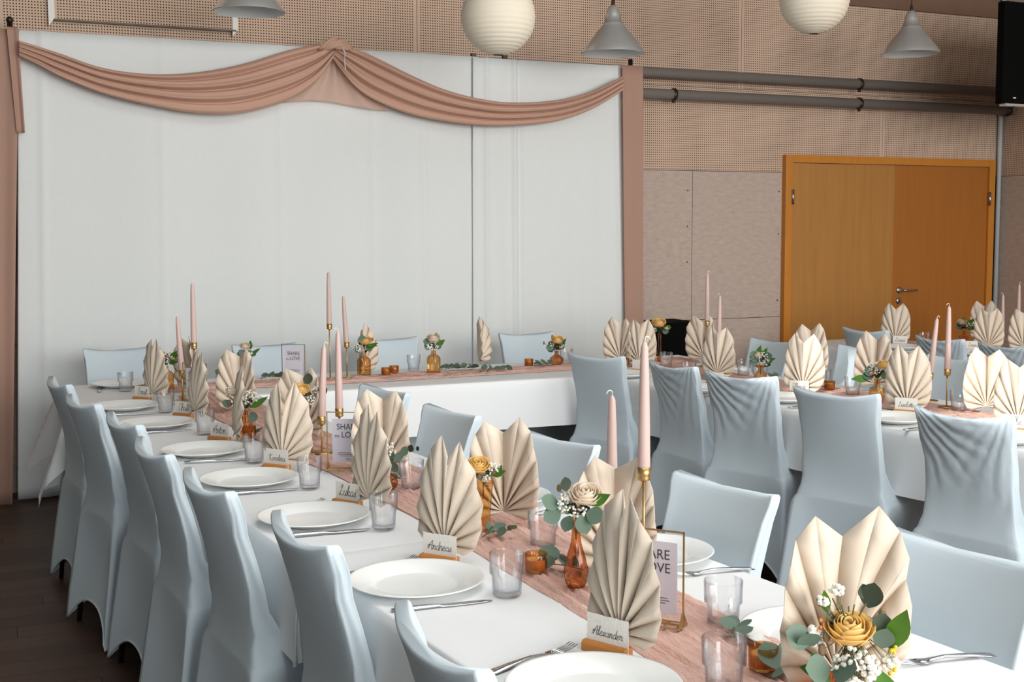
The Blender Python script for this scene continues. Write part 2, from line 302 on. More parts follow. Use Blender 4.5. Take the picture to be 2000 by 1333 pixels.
# ---------------- setting
WY = 7.636
struct(MB().box(-2.8, 7.75, -4.6, WY + .1, -.1, -.004).obj('floor', 'under', smooth=False), 'dark wooden plank floor')
floor = bpy.data.objects['floor']
pw = .14; nrow = 0
pm = {}
y = WY
big = MB()
while y > -4.5:
    y0 = y - pw
    off = (nrow * .47) % 1.3
    x = -2.7 - off
    while x < 7.7:
        x1 = x + 1.3
        if 3.9 < y0 and x < 1.1 and x1 > -.6:
            o = MB().box(0, 1.3 - .002, 0, pw - .0025, -.012, 0).obj('plank', 'floor', floor, False, (x, y0, 0))
        elif x1 > -2.7 and x1 < 9:
            big.box(max(x, -2.7), min(x1 - .002, 7.7), y0, y0 + pw - .0025, -.012, 0)
        x = x1
    y = y0; nrow += 1
fo = big.obj('floor_planks', 'floor', floor, False); fo['kind'] = 'stuff'
# back wall
wall = struct(MB().box(-2.8, 7.75, WY + .03, WY + .13, 0, 4.6).obj('wall_back', 'felt', smooth=False), 'back wall of perforated and plain boards')
PITCH = 2.516; HX = .0165
def board(x0, x1, z0, z1, m, nm='board', par=wall):
    g = .002
    return MB().box(0, x1 - x0 - g * 2, 0, .03, 0, z1 - z0 - g * 2).obj(nm, m, par, False, (x0 + g, WY, z0 + g))
xs = [2.663 + PITCH * k for k in range(-2, 3)]
for a in xs:
    lo = max(a, -2.8); hi = min(a + PITCH, 7.74)
    if hi > lo: board(a if a > -2.8 else a, a + PITCH if a + PITCH < 7.74 else 7.74, 2.565, 3.24, 'perf', 'perforated_board')
    board(a, min(a + PITCH, 7.74), 3.24, 4.4, 'plain_top', 'plain_board') if a > 2 else board(a, a + PITCH, 3.24, 4.4, 'perf', 'perforated_board')
for a in [6.5 + PITCH * k for k in range(-4, 1)]:
    if a < 6 or 1: board(a, min(a + PITCH, 7.74), 1.964, 2.565, 'perf', 'perforated_board')
for a in [4.77 + 2.5 * k for k in range(-3, 1)]:
    b = a + 2.5
    b = min(b, DOOR[0][0] + .02)
    board(a, b, .874, 1.964, 'plain', 'plain_board'); board(a, b, 0, .874, 'plain', 'plain_board')
# screw heads in the plain boards
for x, z in ((4.73, 1.82), (4.73, 1.56), (4.73, 1.3), (5.53, 1.82), (5.53, 1.5), (5.53, 1.0)):
    MB().lathe([(.006, 0), (.005, .002), (.001, .0025)], 10).xf(Matrix.Rotation(PI / 2, 4, 'X')).obj('screw', 'frame_metal', wall, True, (x, WY - .0005, z))
# right wall
RX = 7.72
wr = struct(MB().box(RX + .03, RX + .13, -4.6, WY + .1, 0, 4.6).obj('wall_right', 'paint', smooth=False), 'right side wall of perforated and plain boards')
for k in range(5):
    y1 = WY - .02 - k * PITCH
    for z0, z1, m, nm in ((1.964, 3.24, 'perf', 'perforated_board'), (0, 1.964, 'plain', 'plain_board'), (3.24, 4.4, 'plain', 'plain_board')):
        o = MB().box(0, PITCH - .004, 0, .03, 0, z1 - z0 - .004).obj(nm, m, wr, False, (RX, y1, z0 + .002)); o.rotation_euler = (0, 0, -PI / 2)
post = MB().lathe([(.019, 0), (.019, 4.4)], 16).obj('trim_1', 'post', None, True, (7.685, WY - .03, 0)); struct(post, 'pale grey corner pipe beside the double door')
# left wall; unseen window openings shaped so the sun falls in chosen patches
wl = MB()
def sun_hole(pts):
    ys, zs = [], []
    for (x, y, z) in pts:
        t = (x + 2.75) / SUNDIR.x; ys.append(y - SUNDIR.y * t); zs.append(z - SUNDIR.z * t)
    return min(ys), max(ys), min(zs), max(zs)
holes = [sun_hole([(3.25, 3.0, .80), (3.95, 4.05, 1.02)]), sun_hole([(3.4, 4.35, .78), (3.7, 4.75, 1.0)]), sun_hole([(4.0, 4.96, .60), (4.0, 5.09, .95)])]
zb = min(h[2] for h in holes); zt = min(4.3, max(h[3] for h in holes))
wl.box(-2.85, -2.75, -4.6, WY, 0, zb); wl.box(-2.85, -2.75, -4.6, WY, zt, 4.4)
edges = sorted((h[0], h[1]) for h in holes); y = -4.6
for a, b in edges:
    if a > y: wl.box(-2.85, -2.75, y, a, zb, zt)
    y = max(y, b)
wl.box(-2.85, -2.75, y, WY, zb, zt)
struct(wl.obj('wall_left', 'paint', smooth=False), 'left side wall with unseen high openings shaped for the sun patches')
struct(MB().box(-2.8, 7.85, -4.6, WY + .1, 4.4, 4.5).obj('ceiling', 'ceil', smooth=False), 'board ceiling of the hall')

# door
d = bpy.data.objects.new('door_1', None); COL.objects.link(d); struct(d, 'closed double door of orange oak veneer'); 
x0, x1, zt_ = DOOR[0][0], DOOR[1][0], 2.095; xm = DOOR[2][0]
fr = MB(); fw = .062
fr.box(x0, x0 + fw, WY - .05, WY + .03, 0, zt_, .004); fr.box(x1 - fw, x1, WY - .05, WY + .03, 0, zt_, .004)
fr.obj('frame_side', 'oakf', d, False)
MB().box(x0 + fw + .001, x1 - fw - .001, WY - .05, WY + .03, zt_ - .058, zt_, .004).obj('frame_top', 'oakf', d, False)
l1 = MB().box(x0 + fw + .003, xm - .002, WY - .036, WY + .01, .01, zt_ - .062, .002).obj('door_leaf', 'oak1', d, False)
l2 = MB().box(xm + .002, x1 - fw - .003, WY - .032, WY + .01, .01, zt_ - .062, .002).obj('door_leaf', 'oak2', d, False)
l2['label'] = 'right leaf with lever handle'
MB().lathe([(.011, -.055), (.011, .055)], 12).obj('hinge', 'steel', l1, True, (x0 + fw - .002, WY - .056, DOOR[3][1]))
MB().lathe([(.011, -.055), (.011, .055)], 12).obj('hinge', 'steel', l2, True, (x1 - fw + .002, WY - .056, DOOR[3][1]))
hx, hz = DOOR[4]
MB().lathe([(.026, 0), (.026, .008), (.02, .012)], 20).xf(Matrix.Rotation(PI / 2, 4, 'X')).tube([(0, -.01, 0), (0, -.05, 0), (.012, -.06, 0), (.06, -.062, 0), (.135, -.06, -.003)], [.009, .009, .009, .009, .008], 10).obj('door_handle', 'steel', l2, True, (hx - .02, WY - .032, hz))
MB().lathe([(.026, 0), (.026, .008), (.02, .012)], 20).xf(Matrix.Rotation(PI / 2, 4, 'X')).obj('keyhole_plate', 'steel', l2, True, (hx - .022, WY - .032, hz - .085))
MB().box(-.004, .004, -.0135, -.012, -.012, .008).obj('keyhole', 'black', l2, False, (hx - .022, WY - .032, hz - .085))

# pipes
for k, (z, nm, lb) in enumerate(((2.635, 'heating_pipe', 'upper of the two long grey pipes along the back wall'), (2.489, 'heating_pipe', 'lower of the two long grey pipes along the back wall'))):
    t = thing(nm, lb, 'pipe', (0, 7.52, z), 0)
    a = MB().tube([(-2.7, 0, 0), (7.74 if k == 0 else 7.66, 0, 0)], .037, 20)
    a.obj('pipe_run', 'pipe', t)
    for xx in ((4.536, 6.17) if k == 1 else (6.17,)):
        c = MB().lathe([(.041, -.013), (.044, -.011), (.044, .011), (.041, .013)], 20, cap=False).xf(Matrix.Rotation(PI / 2, 4, 'Y')).obj('clamp', 'frame_metal', t, True, (xx, 0, 0))
        MB().box(-.008, .008, .03, .115, -.012, .012).box(-.01, .01, -.006, .006, -.06, -.036).obj('bracket', 'frame_metal', c, False)
    if k == 1: MB().lathe([(.046, -.02), (.05, 0), (.046, .02), (.02, .03)], 20).xf(Matrix.Rotation(PI / 2, 4, 'Y')).obj('end_cap', 'frame_metal', t, True, (7.66, 0, 0))

# raised panel held by white brackets
t = thing('wall_panel', 'perforated panel held in white metal brackets at the top left of the wall', 'panel', (0, WY - .004, 0))
MB().box(0, 1.046, -.02, 0, 0, 1.0).obj('panel_board', 'perf', t, False, (.437, 0, 2.762))
for xx in (.425, 1.478):
    MB().add([(xx - .017, -.03, 2.72), (xx + .017, -.03, 2.765), (xx + .017, -.03, 3.7), (xx - .017, -.03, 3.7), (xx - .017, 0, 2.72), (xx + .017, 0, 2.765), (xx + .017, 0, 3.7), (xx - .017, 0, 3.7)],
             [(0, 1, 2, 3), (7, 6, 5, 4), (0, 4, 5, 1), (1, 5, 6, 2), (0, 3, 7, 4)]).obj('bracket', 'white', t, False)
MB().box(.437, 1.483, -.034, 0, 2.752, 2.762).obj('bottom_rail', 'frame_metal', t, False)

# television on the right
t = thing('television', 'black flat television hanging at the top right by the corner pipe', 'television', (6.372, 6.3, 2.38), R(0))
MB().box(0, 1.15, 0, .06, 0, .68, .006).obj('screen', 'felt', t, False)
MB().box(.03, 1.15, -.004, .05, -.016, -.001).obj('bottom_strip', 'alu', t, False)
MB().box(.1, .125, -.0015, 0, .035, .042).obj('logo_mark', 'white', t, False)
MB().box(.5, .62, .06, .12, .1, .4).tube([(.56, .1, .3), (1.33, .1, .3)], .02, 10).tube([(.14, .03, -.01), (.14, .03, -.07)], .008).obj('wall_bracket', 'black', t, False)

# black cabinet by the wall
x_, z_ = BLACK[0]
pf = [(4.22, 0), (4.22, .895), (4.53, .9), (4.575, .763), (4.54, .6), (4.52, 0)]
n = len(pf); v = [(x, 7.2, z) for x, z in pf] + [(x, 7.5, z) for x, z in pf]
tag(MB().add(v, [tuple(range(n - 1, -1, -1)), tuple(range(n, 2 * n))] + [(i, (i + 1) % n, n + (i + 1) % n, n + i) for i in range(n)]).obj('loudspeaker_cabinet', 'felt', None, False), 'matt black angular cabinet standing against the wall right of the curtain', 'cabinet')

# ---------------- backdrop
t = thing('backdrop_stand', 'metal stand carrying the white and rose backdrop curtains', 'stand', (0, 7.42, 0))
MB().tube([(.0, 0, 2.63), (4.17, 0, 2.62)], .014, 10).obj('crossbar', 'frame_metal', t)
for xx in (.195, 4.13):
    MB().tube([(xx, .0, 0), (xx, 0, 2.7)], .016, 10).obj('upright', 'frame_metal', t)
    MB().box(xx - .2, xx + .2, -.03, .03, 0, .01).obj('foot_plate', 'frame_metal', t, False)
MB().ball((.195, 0, 2.71), .02, 10, 6).obj('finial', 'frame_metal', t)
for xx in (2.95, 3.17): MB().box(xx, xx + .03, -.03, 0, 2.645, 2.675).obj('clip', 'frame_metal', t, False)
def curtain(name, xa, xb, xa2, xb2, y, zt, zbm, seed, folds, amp, m, label, cat, nu=150, nv=30, ztab=None, thick=.002, extra=None):
    r = random.Random(seed); ph = [(r.uniform(.6, 1.6) * folds, r.uniform(0, 6.28), r.uniform(.3, 1), r.uniform(-.5, .5)) for _ in range(6)]
    def fn(u, w):
        x = (xa + (xb - xa) * u) * (1 - w) + (xa2 + (xb2 - xa2) * u) * w; z = zt + (zbm - zt) * w
        a = sum(q[2] * math.sin(2 * PI * q[0] * u + q[1] + q[3] * w * 2.) for q in ph) / 2.5
        a = a * (.35 + .65 * w) + .35 * noise.noise(Vector((x * 2.2, seed, z * 1.1))) * 1.5
        e = extra(u, w) if extra else 0
        return (x, y - amp * a + e, z)
    o = MB().grid(fn, nu, nv).obj(name, m, None, True, thick=thick); return tag(o, label, cat)
def ridges(u, w):   # pressed vertical seams and faint horizontal creases
    s = 0
    for c, a in ((.045, .009), (.28, .005), (.53, .005), (.74, .006), (.86, .008)): s -= a * math.exp(-((u - c - .01 * w) / .008) ** 2)
    for c in (.24, .36, .56): s += .003 * math.exp(-((w - c - .02 * math.sin(u * 3)) / .012) ** 2)
    return s
curtain('backdrop_curtain', .235, 2.99, .135, 2.99, 7.38, 2.652, .015, 3, 4, .016, 'curtain', 'wide white linen curtain hanging behind the head table', 'curtain', 260, 40, extra=ridges)
def ridges2(u, w):
    s = 0
    for c, a in ((.012, .01), (.09, .012), (.27, .014), (.30, -.01), (.96, .01)): s -= a * math.exp(-((u - c) / .016) ** 2)
    return s
curtain('backdrop_curtain', 2.945, 4.035, 2.93, 4.10, 7.372, 2.646, .03, 11, 4.5, .013, 'curtain', 'narrower white curtain overlapping the right end of the wide one', 'curtain', 160, 30, extra=ridges2)
curtain('side_drape', -.30, .238, -.35, .105, 7.33, 2.648, .0, 5, 3, .02, 'drape', 'dusky rose drape at the left end of the backdrop', 'drape', 80, 30)
curtain('side_drape', .175, .232, .205, .248, 7.31, 2.655, 2.08, 8, 1.6, .012, 'drape', 'short loose end of rose chiffon hanging beside the left drape', 'drape', 30, 20)
curtain('side_drape', 4.01, 4.168, 4.055, 4.19, 7.32, 2.643, .02, 9, 1.3, .012, 'drape', 'narrow dusky rose drape at the right end of the backdrop', 'drape', 50, 30)
def swag(up, lo, label, seed, flip):
    r = random.Random(seed); U = [(x, 0, z) for x, z in up]; L = [(x, 0, z) for x, z in lo]
    def fn(u, w):
        a = lerp_tab(U, u); b = lerp_tab(L, u); p = a.lerp(b, w); wd_ = (b - a).length
        ww = w + .07 * math.sin(u * 4 + seed) * w * (1 - w) * 2
        ridge = abs(math.sin(PI * 3.6 * ww ** .85 + .9 * u)) ** .7 + .16 * math.sin(2 * PI * 7 * ww + 4 * u + 2 * math.sin(3 * u))
        amp = .055 * min(1, wd_ / .16) * (.35 + .65 * math.sin(PI * min(1, w * 1.02)) ** .5)
        return (p.x, 7.28 - amp * ridge, p.z)
    return tag(MB().grid(fn, 70, 60).obj('swag', 'swag', None, True, thick=.001), label, 'drape')
swag(SW_LU, SW_LL, 'terracotta chiffon swag draped across the left half of the backdrop', 1, 0)
swag(SW_RU, SW_RL, 'terracotta chiffon swag draped across the right half of the backdrop', 2, 1)
def tailf(u, w):
    xa, xb = 1.975 - .30 * w ** 1.3, 2.045 + .33 * w ** 1.2
    return (xa + (xb - xa) * u, 7.325 + .012 * math.sin(u * 22), 2.60 - w * (.30 - .02 * math.sin(u * 5)))
tag(MB().grid(tailf, 50, 16).obj('chiffon_tail', 'tail', None, True, thick=.001), 'pale sheer chiffon end hanging under the knot of the swags', 'drape')
k = MB(); rk = random.Random(4)
for i in range(7):
    zo = 2.628 + .010 * (i % 3); ph = i * .9
    k.tube([(1.905 + .21 * s / 10, 7.26 - .035 * math.sin(PI * s / 10) - .012 * math.cos(s * .9 + ph), zo + .014 * math.sin(s * .8 + ph) + .02 * math.sin(PI * s / 10)) for s in range(11)], [.006 + .010 * math.sin(PI * s / 10) for s in range(11)], 8)
tag(k.obj('swag_knot', 'swag'), 'twisted chiffon knot where the two swags meet', 'knot')
tag(MB().tube([(2.03, 7.2, 2.64), (2.05, 7.19, 2.60), (2.047, 7.2, 2.55), (2.055, 7.2, 2.50)], .003, 5).obj('ribbon', 'white'), 'thin white ribbon hanging from the knot', 'ribbon')

# ---------------- lamps and lanterns
def pendant(x, y, z, label):
    t = thing('pendant_lamp', label, 'lamp', (x, y, z), 0, 'aluminium pendant lamps in a row')
    pr = [(.190, 0), (.185, .014), (.160, .05), (.129, .09), (.098, .125), (.072, .155), (.063, .170), (.061, .178), (.054, .180), (.047, .22), (.036, .255), (.024, .275), (.014, .282)]
    MB().lathe(pr, 40, cap=False).obj('shade', 'alu', t)
    MB().lathe([(r * .985, h - .002) for r, h in pr[:11]], 40, cap=False).obj('shade_lining', 'lampin', t)
    MB().lathe([(.014, .281), (.011, .29), (.010, .312), (.004, .318)], 12).obj('cord_grip', 'cord', t)
    MB().tube([(0, 0, .31), (0, 0, 4.4 - z)], .0032, 6).obj('cord', 'cord', t)
    MB().ball((0, 0, .1), .03, 12, 8).lathe([(.02, .12), (.022, .17)], 12).obj('bulb', 'white', t)
pendant(1.352, 6.566, 2.69, 'aluminium pendant lamp cut by the top edge above the left swag')
pendant(3.511, 6.522, 2.585, 'aluminium pendant lamp above the right end of the white curtain')
pendant(5.745, 6.491, 2.70, 'aluminium pendant lamp above the double door')
def lantern(x, y, z, label):
    t = thing('paper_lantern', label, 'lantern', (x, y, z), 0, 'round white paper lanterns')
    pr = []; nr = 22
    for i in range(nr * 3 + 1):
        a = .13 + (PI - .26) * i / (nr * 3); r = .2 * (1 - .022 * abs(math.sin(PI * i / 3))); pr.append((r * math.sin(a), -r * math.cos(a)))
    MB().lathe(pr, 40, cap=False).obj('paper_shade', 'lantern', t)
    MB().lathe([(.028, -.198), (.03, -.195), (.028, -.192)], 20, cap=False).obj('bottom_ring', 'frame_metal', t)
    MB().tube([(0, 0, .15), (0, 0, 4.4 - z)], .0015, 5).obj('hanging_wire', 'frame_metal', t)
lantern(2.567, 6.052, 2.66, 'round white paper lantern hanging over the right swag')
lantern(4.444, 5.823, 2.85, 'round white paper lantern hanging right of the middle pendant lamp')

# ---------------- tables and cloths
TZ = .75
def table_frame(name, label, x, y, rz, W, L, group=None):
    t = thing(name, label, 'table', (x, y, 0), rz, group)
    MB().box(.02, W - .02, .02, L - .02, TZ - .035, TZ - .008).obj('tabletop', 'wood', t, False)
    for a in (.06, W - .06):
        for b in (.25, L - .25): MB().tube([(a, b, 0), (a, b, TZ - .035)], .014, 10).obj('leg', 'black', t)
    return t
def cloth(label, x, y, rz, W, L, d, zt=TZ, seed=1, group=None, crease=(), flare=.22):
    dl, dr, df, db = d   # overhang left, right, front (low y), back
    def axis(n0, n1, size, step):
        a = [-n0 + n0 * i / 9 for i in range(9)] + [-.006, -.002]
        k = max(2, int(size / step)); a += [size * i / k for i in range(k + 1)]
        return a + [size + .002, size + .006] + [size + n1 * i / 9 for i in range(1, 10)]
    A = axis(dl, dr, W, .045); B = axis(df, db, L, .045); v = []
    for b in B:
        for a in A:
            ca, cb = min(max(a, 0), W), min(max(b, 0), L); ex, ey = a - ca, b - cb; e = math.hypot(ex, ey)
            z = zt + .0012 * noise.noise(Vector((a * 4, b * 4, seed))) 
            for cr in crease: z += .0035 * math.exp(-((b - cr) / .006) ** 2)
            px, py = ca, cb
            if e > 0:
                ux, uy = ex / e, ey / e; corner = min(abs(ux), abs(uy)) * 1.41
                wv = noise.noise(Vector((ca * 2.3 + ux * 3, cb * 2.3 + uy * 3, seed * 3.1)))
                out = .012 * (1 - math.exp(-e / .007)) + e * (.05 + .12 * wv + flare * corner) 
                px += ux * out; py += uy * out; z = zt - max(0, e - .006) * (.985) - .003 * min(1, e / .006)
            v.append((px, py, z))
    n = len(A); f = [(j * n + i, j * n + i + 1, (j + 1) * n + i + 1, (j + 1) * n + i) for j in range(len(B) - 1) for i in range(n - 1)]
    o = MB().add(v, f).obj('tablecloth', 'cloth', None, True); o.location = (x, y, 0); o.rotation_euler = (0, 0, rz)
    return tag(o, label, 'tablecloth', group)
TH = .1
def ax(Y): return .60 - .105 * (Y - 3.41)
table_frame('banquet_table', 'near half of the long table in the foreground under white linen', ax(.75) + .0, .75, TH, .80, 2.0, 'folding banquet tables')
table_frame('banquet_table', 'far half of the long table in the foreground under white linen', ax(2.78), 2.78, TH, .80, 2.95, 'folding banquet tables')
cloth('white linen tablecloth on the near half of the long foreground table', ax(.75), .75, TH, .81, 2.03, (.26, .26, .26, .02), TZ + .003, 1, None, (1.1,))
cloth('white linen tablecloth on the far half of the long foreground table', ax(2.76), 2.76, TH, .81, 3.0, (.26, .26, .02, .0), TZ, 2, None, (.95, 2.0))
table_frame('head_table', 'head table along the white curtain under white linen', .34, 5.76, 0, 3.62, .74)
cloth('white linen tablecloth on the head table in front of the curtain', .34, 5.75, 0, 3.63, .76, (.36, .26, .26, .26), TZ + .002, 3, flare=.5)
cx = 3.03
table_frame('banquet_table', 'long white table right of the middle, with napkin fans behind blue-grey chairs', cx + .36, 2.2, TH, .80, 3.5, 'folding banquet tables')
cloth('white linen tablecloth on the long table right of the middle', cx + .36, 2.2, TH, .80, 3.54, (.26, .26, .26, .0), TZ - .001, 4)
table_frame('banquet_table', 'table in front of the oak door at the right under white linen', 5.36, 4.2, TH * .8, .80, 2.75, 'folding banquet tables')
cloth('white linen tablecloth on the table in front of the oak door', 5.36, 4.2, TH * .8, .80, 2.75, (.26, .26, .26, .26), TZ, 5)

def runner(label, path, width, seed, z0):
    P = smooth_path([(x, y, 0) for x, y in path], 14); n = len(P) - 1; nv = 64
    def fn(u, w):
        i = min(int(round(u * n)), n); p = P[i]; t = (P[min(i + 1, n)] - P[max(i - 1, 0)]).normalized(); nn = Vector((t.y, -t.x, 0))
        s = u * n * .045
        ww = width * (1 + .16 * noise.noise(Vector((s * 1.3, seed, 0)))); c = (w - .5) * ww + .02 * noise.noise(Vector((s * 1.1, seed, 5))) + .006 * noise.noise(Vector((s * 9, w * 3, seed)))
        r1 = noise.noise(Vector((s * 1.6, w * 6 + seed, 0))); r2 = noise.noise(Vector((s * 3.5 + w, w * 17, seed))); r3 = noise.noise(Vector((s * 20, w * 45, seed)))
        e = min(1, 8 * min(w, 1 - w))
        hh = .012 * abs(r1) ** .8 + .015 * max(0, 1 - abs(r2) * 4) + .002 * r3; z = z0 + .002 + e * .017 * (1 - math.exp(-max(0, hh) / .011))
        return (p.x + nn.x * c, p.y + nn.y * c, z)
    L = sum((P[i + 1] - P[i]).length for i in range(n))
    nu = n * 3
    def fn2(u, w):
        f = u * n; i = min(int(f), n - 1); q = f - i
        a, b = fn(i / n, w), fn((i + 1) / n, w)
        # fine relief evaluated between the stations
        m = [a[k] * (1 - q) + b[k] * q for k in range(3)]; s = u * L
        m[2] += .0022 * noise.noise(Vector((s * 30, w * 18, seed + 3))); return tuple(m)
    return tag(MB().grid(fn2, nu, nv).obj('table_runner', 'gauze', None, True, thick=.0012), label, 'runner')
runner('dusty pink crinkled gauze runner along the long foreground table', [(1.27, .8), (1.215, 1.6), (1.195, 2.2), (1.2, 3.0), (1.14, 3.7), (1.06, 4.5), (1.0, 5.2), (.97, 5.85)], .29, 1, TZ + .001)
runner('dusty pink crinkled gauze runner along the head table', [(.80, 6.13), (1.4, 6.12), (2.0, 6.10), (2.6, 6.13), (3.2, 6.17), (3.85, 6.17)], .25, 2, TZ + .003)
runner('dusty pink crinkled gauze runner on the long table right of the middle', [(3.62, 6.0), (3.58, 5.4), (3.65, 4.8), (3.70, 4.2), (3.74, 3.6), (3.8, 2.6)], .28, 3, TZ)
runner('dusty pink gauze runner on the table in front of the oak door', [(5.65, 6.85), (5.72, 6.2), (5.78, 5.2), (5.85, 4.4)], .26, 4, TZ)

# ---------------- chairs in stretch covers
def chair_proto(name, label, group, seed=0, wrinkle=0.):
    t = thing(name, label, 'chair', (0, 0, 0), 0, group)
    NP = 56
    rings = [(.012, -.248, .245, .245, 1), (.06, -.244, .244, .241, .75), (.12, -.238, .242, .235, .45), (.19, -.228, .24, .229, .2), (.27, -.217, .238, .222, .05), (.35, -.205, .234, .215, 0), (.41, -.196, .228, .209, 0), (.44, -.191, .220, .205, 0), (.455, -.189, .206, .201, 0),
             (.462, -.188, .17, .198, 0), (.467, -.187, .10, .195, 0), (.474, -.186, .03, .191, 0), (.486, -.184, -.03, .186, 0), (.505, -.182, -.075, .181, 0), (.54, -.181, -.108, .176, 0), (.59, -.184, -.132, .172, 0),
             (.65, -.196, -.152, .170, 0), (.72, -.213, -.173, .171, 0), (.79, -.234, -.197, .174, 0), (.84, -.250, -.215, .178, 0), (.872, -.261, -.228, .181, 0), (.885, -.265, -.234, .181, 0), (.891, -.262, -.239, .177, 0)]
    side_ = [-.90 + 1.8 * i / 12 for i in range(13)]; PER = [(1, q) for q in side_] + [(.97, .97)] + [(-q, 1) for q in side_] + [(-.97, .97)] + [(-1, -q) for q in side_] + [(-.97, -.97)] + [(q, -1) for q in side_] + [(.97, -.97)]
    v = []
    for (z, xb, xf, hy, arch) in rings:
        for ux, uy in PER:
            x = (xb + xf) / 2 + (xf - xb) / 2 * ux; y = hy * uy; zz = z
            mn = min(abs(ux), abs(uy)); side = 1 - (mn / .97) ** 2.4; onx = abs(ux) > abs(uy)
            if z < .46:
                k = (.03 * min(1, (.46 - z) / .15)) * side
                if onx: x -= math.copysign(k * (1 if ux < 0 else .6), ux)
                else: y -= math.copysign(k, uy)
                cn = (mn / .97) ** 10 * .010 * min(1, (.47 - z) / .04)
                x += math.copysign(cn, ux); y += math.copysign(cn, uy)
            if arch > 0: zz += arch * .115 * side
            if z > .5:
                b = min(1, (z - .5) / .3); x += b * .030 * (y / .18) ** 2 - b * .006
                if z > .83: zz += (z - .83) / .06 * (.016 * (abs(y) / .18) ** 4 - .006 * (1 - (y / .18) ** 2))
                if abs(uy) > .95 and z < .86: x += .004 * math.sin(z * 60 + seed); y -= math.copysign(.007 * abs(math.sin(ux * 2.2 + z * 7 + seed)), uy)
                if wrinkle: x += wrinkle * .0035 * noise.noise(Vector((y * 14 + z * 5, z * 4, seed)))
            v.append((x, y, zz))
    m = len(rings); f = [(j * NP + i, j * NP + (i + 1) % NP, (j + 1) * NP + (i + 1) % NP, (j + 1) * NP + i) for j in range(m - 1) for i in range(NP)]
    f.append(tuple((m - 1) * NP + i for i in range(NP)))
    MB().add(v, f).obj('stretch_cover', 'cover_creased' if wrinkle > 1 else 'cover', t)
    hem = [v[i] for i in range(NP)] + [v[0]]
    MB().tube(hem, .0045, 6, cap=False).obj('hem_band', 'hem', t)
    for sx in (-.212, .208):
        for sy in (-.208, .208): MB().tube([(sx, sy, 0), (sx * .88, sy * .88, .3)], .010, 8).obj('leg', 'black', t)
    return t
protos = [chair_proto('covered_chair', 'x', None, s, w) for s, w in ((1, .5), (2, 1.6), (3, .0))]
used = [False] * 3
def place_chair(x, y, deg, label, group, k=0):
    if not used[k]:
        used[k] = True; o = protos[k]; o.location = (x, y, 0); o.rotation_euler = (0, 0, R(deg)); o['label'] = label; o['group'] = group; return o
    return dup(protos[k], (x, y, 0), R(deg), label, group)
nA = len(CH_AL)
for i, (x, y, a) in enumerate(CH_AL):
    n = nA - 1 - i
    place_chair(x, y, a, f'blue-grey covered chair, {ORD[n]} from the camera left of the long foreground table', 'covered chairs left of the long foreground table', 0)
nr = len(CH_AR)
o5 = ['nearest', 'second', 'third', 'fourth', 'farthest']
for i, (x, y, a) in enumerate(CH_AR): place_chair(x, y, a, f'pale covered chair, {o5[nr - 1 - i]} from the camera right of the long foreground table', 'covered chairs right of the long foreground table', 2)
for i, (x, y, a) in enumerate(CH_CL): place_chair(x, y, min(a, 22), f'blue-grey covered chair seen from behind, {["leftmost","second","middle","fourth","rightmost"][i]} of five along the right table', 'covered chairs left of the right table', 1 if i in (1, 2, 4) else 0)
for i, (x, y, a) in enumerate(CH_CR): place_chair(x + .18, y, a, ['pale covered chair behind the amber saucer-topped vase, far side of the right table', 'pale covered chair with a bright bar of sun across its back', 'pale covered chair behind the two leaning candles at the right table'][i], 'covered chairs on the far side of the right table', 2)
for i, (x, y, a) in enumerate(CH_DL): place_chair(x - .0, y, max(a, 2), ['blue-grey covered chair left of the napkin fan at the door table', 'wrinkled blue-grey covered chair in front of the oak door, behind two leaning candles', 'wrinkled blue-grey covered chair at the right edge, at the door table'][i], 'covered chairs at the door table', 0 if i == 0 else 1)
for i, (x, y, a) in enumerate(CH_DR): place_chair(x + .42, y + .1, a, 'pale covered chair on the far side of the door table, behind the two thin candles', 'covered chairs at the door table', 2)
for i, (x, y, a) in enumerate(CH_H): place_chair(x, y + .12, 268, f'pale covered chair behind the head table, {["leftmost","second from the left","third from the left","rightmost"][i]} against the curtain', 'covered chairs behind the head table', 2)

# ---------------- place settings
def plate_mesh():
    pr = [(.0001, .004), (.085, .004), (.092, .006), (.10, .012), (.143, .021), (.147, .0225), (.1485, .0205), (.142, .017), (.10, .007), (.09, .0005), (.07, 0), (.0001, 0)]
    return MB().lathe(pr, 56, cap=False).obj('dinner_plate', 'plate')
p0 = plate_mesh(); firstp = [True]
def single(proto, flag, loc, rz, label, cat, group):
    if flag[0]: flag[0] = False; o = proto
    else: o = proto.copy(); COL.objects.link(o)
    o.location = loc; o.rotation_euler = (0, 0, rz); tag(o, label, cat, group); return o
P1 = TZ + .0035
for i, (x, y) in enumerate(PL_A): single(p0, firstp, (x, y, P1), i * .7, f'white dinner plate, {ORD[i]} from the camera on the left of the foreground table', 'plate', 'plates left side of the foreground table')
for i, (x, y) in enumerate(PL_AR): single(p0, firstp, (x, y, P1), i * .7, ['white dinner plate half behind the large napkin fan at the bottom right', 'white dinner plate behind the brass sign frame in the foreground', 'white dinner plate behind the two-pointed napkin fan beside the yellow rose'][i], 'plate', 'plates right side of the foreground table')
single(p0, firstp, (.62, 6.36, P1), 0, 'white dinner plate at the left end of the head table', 'plate', 'plates on the far tables')
cplab = ['beside the leftmost aisle chair', 'behind the second aisle chair from the left', 'in front of the two-winged sunlit fan', 'in front of the sunlit fan beside the leaning candles', 'at the right edge of the picture']
for i, c in enumerate(CARD_C): single(p0, firstp, (c[1] - .17, c[2] - .13, P1), i, 'white dinner plate, right table, ' + cplab[i], 'plate', 'plates on the right table')
for i, c in enumerate(CARD_D): single(p0, firstp, (c[1] - .12, c[2] - .15, P1), i, 'white dinner plate on the door table ' + ['left of the saucer of flowers', 'at its right end'][i], 'plate', 'plates on the far tables')
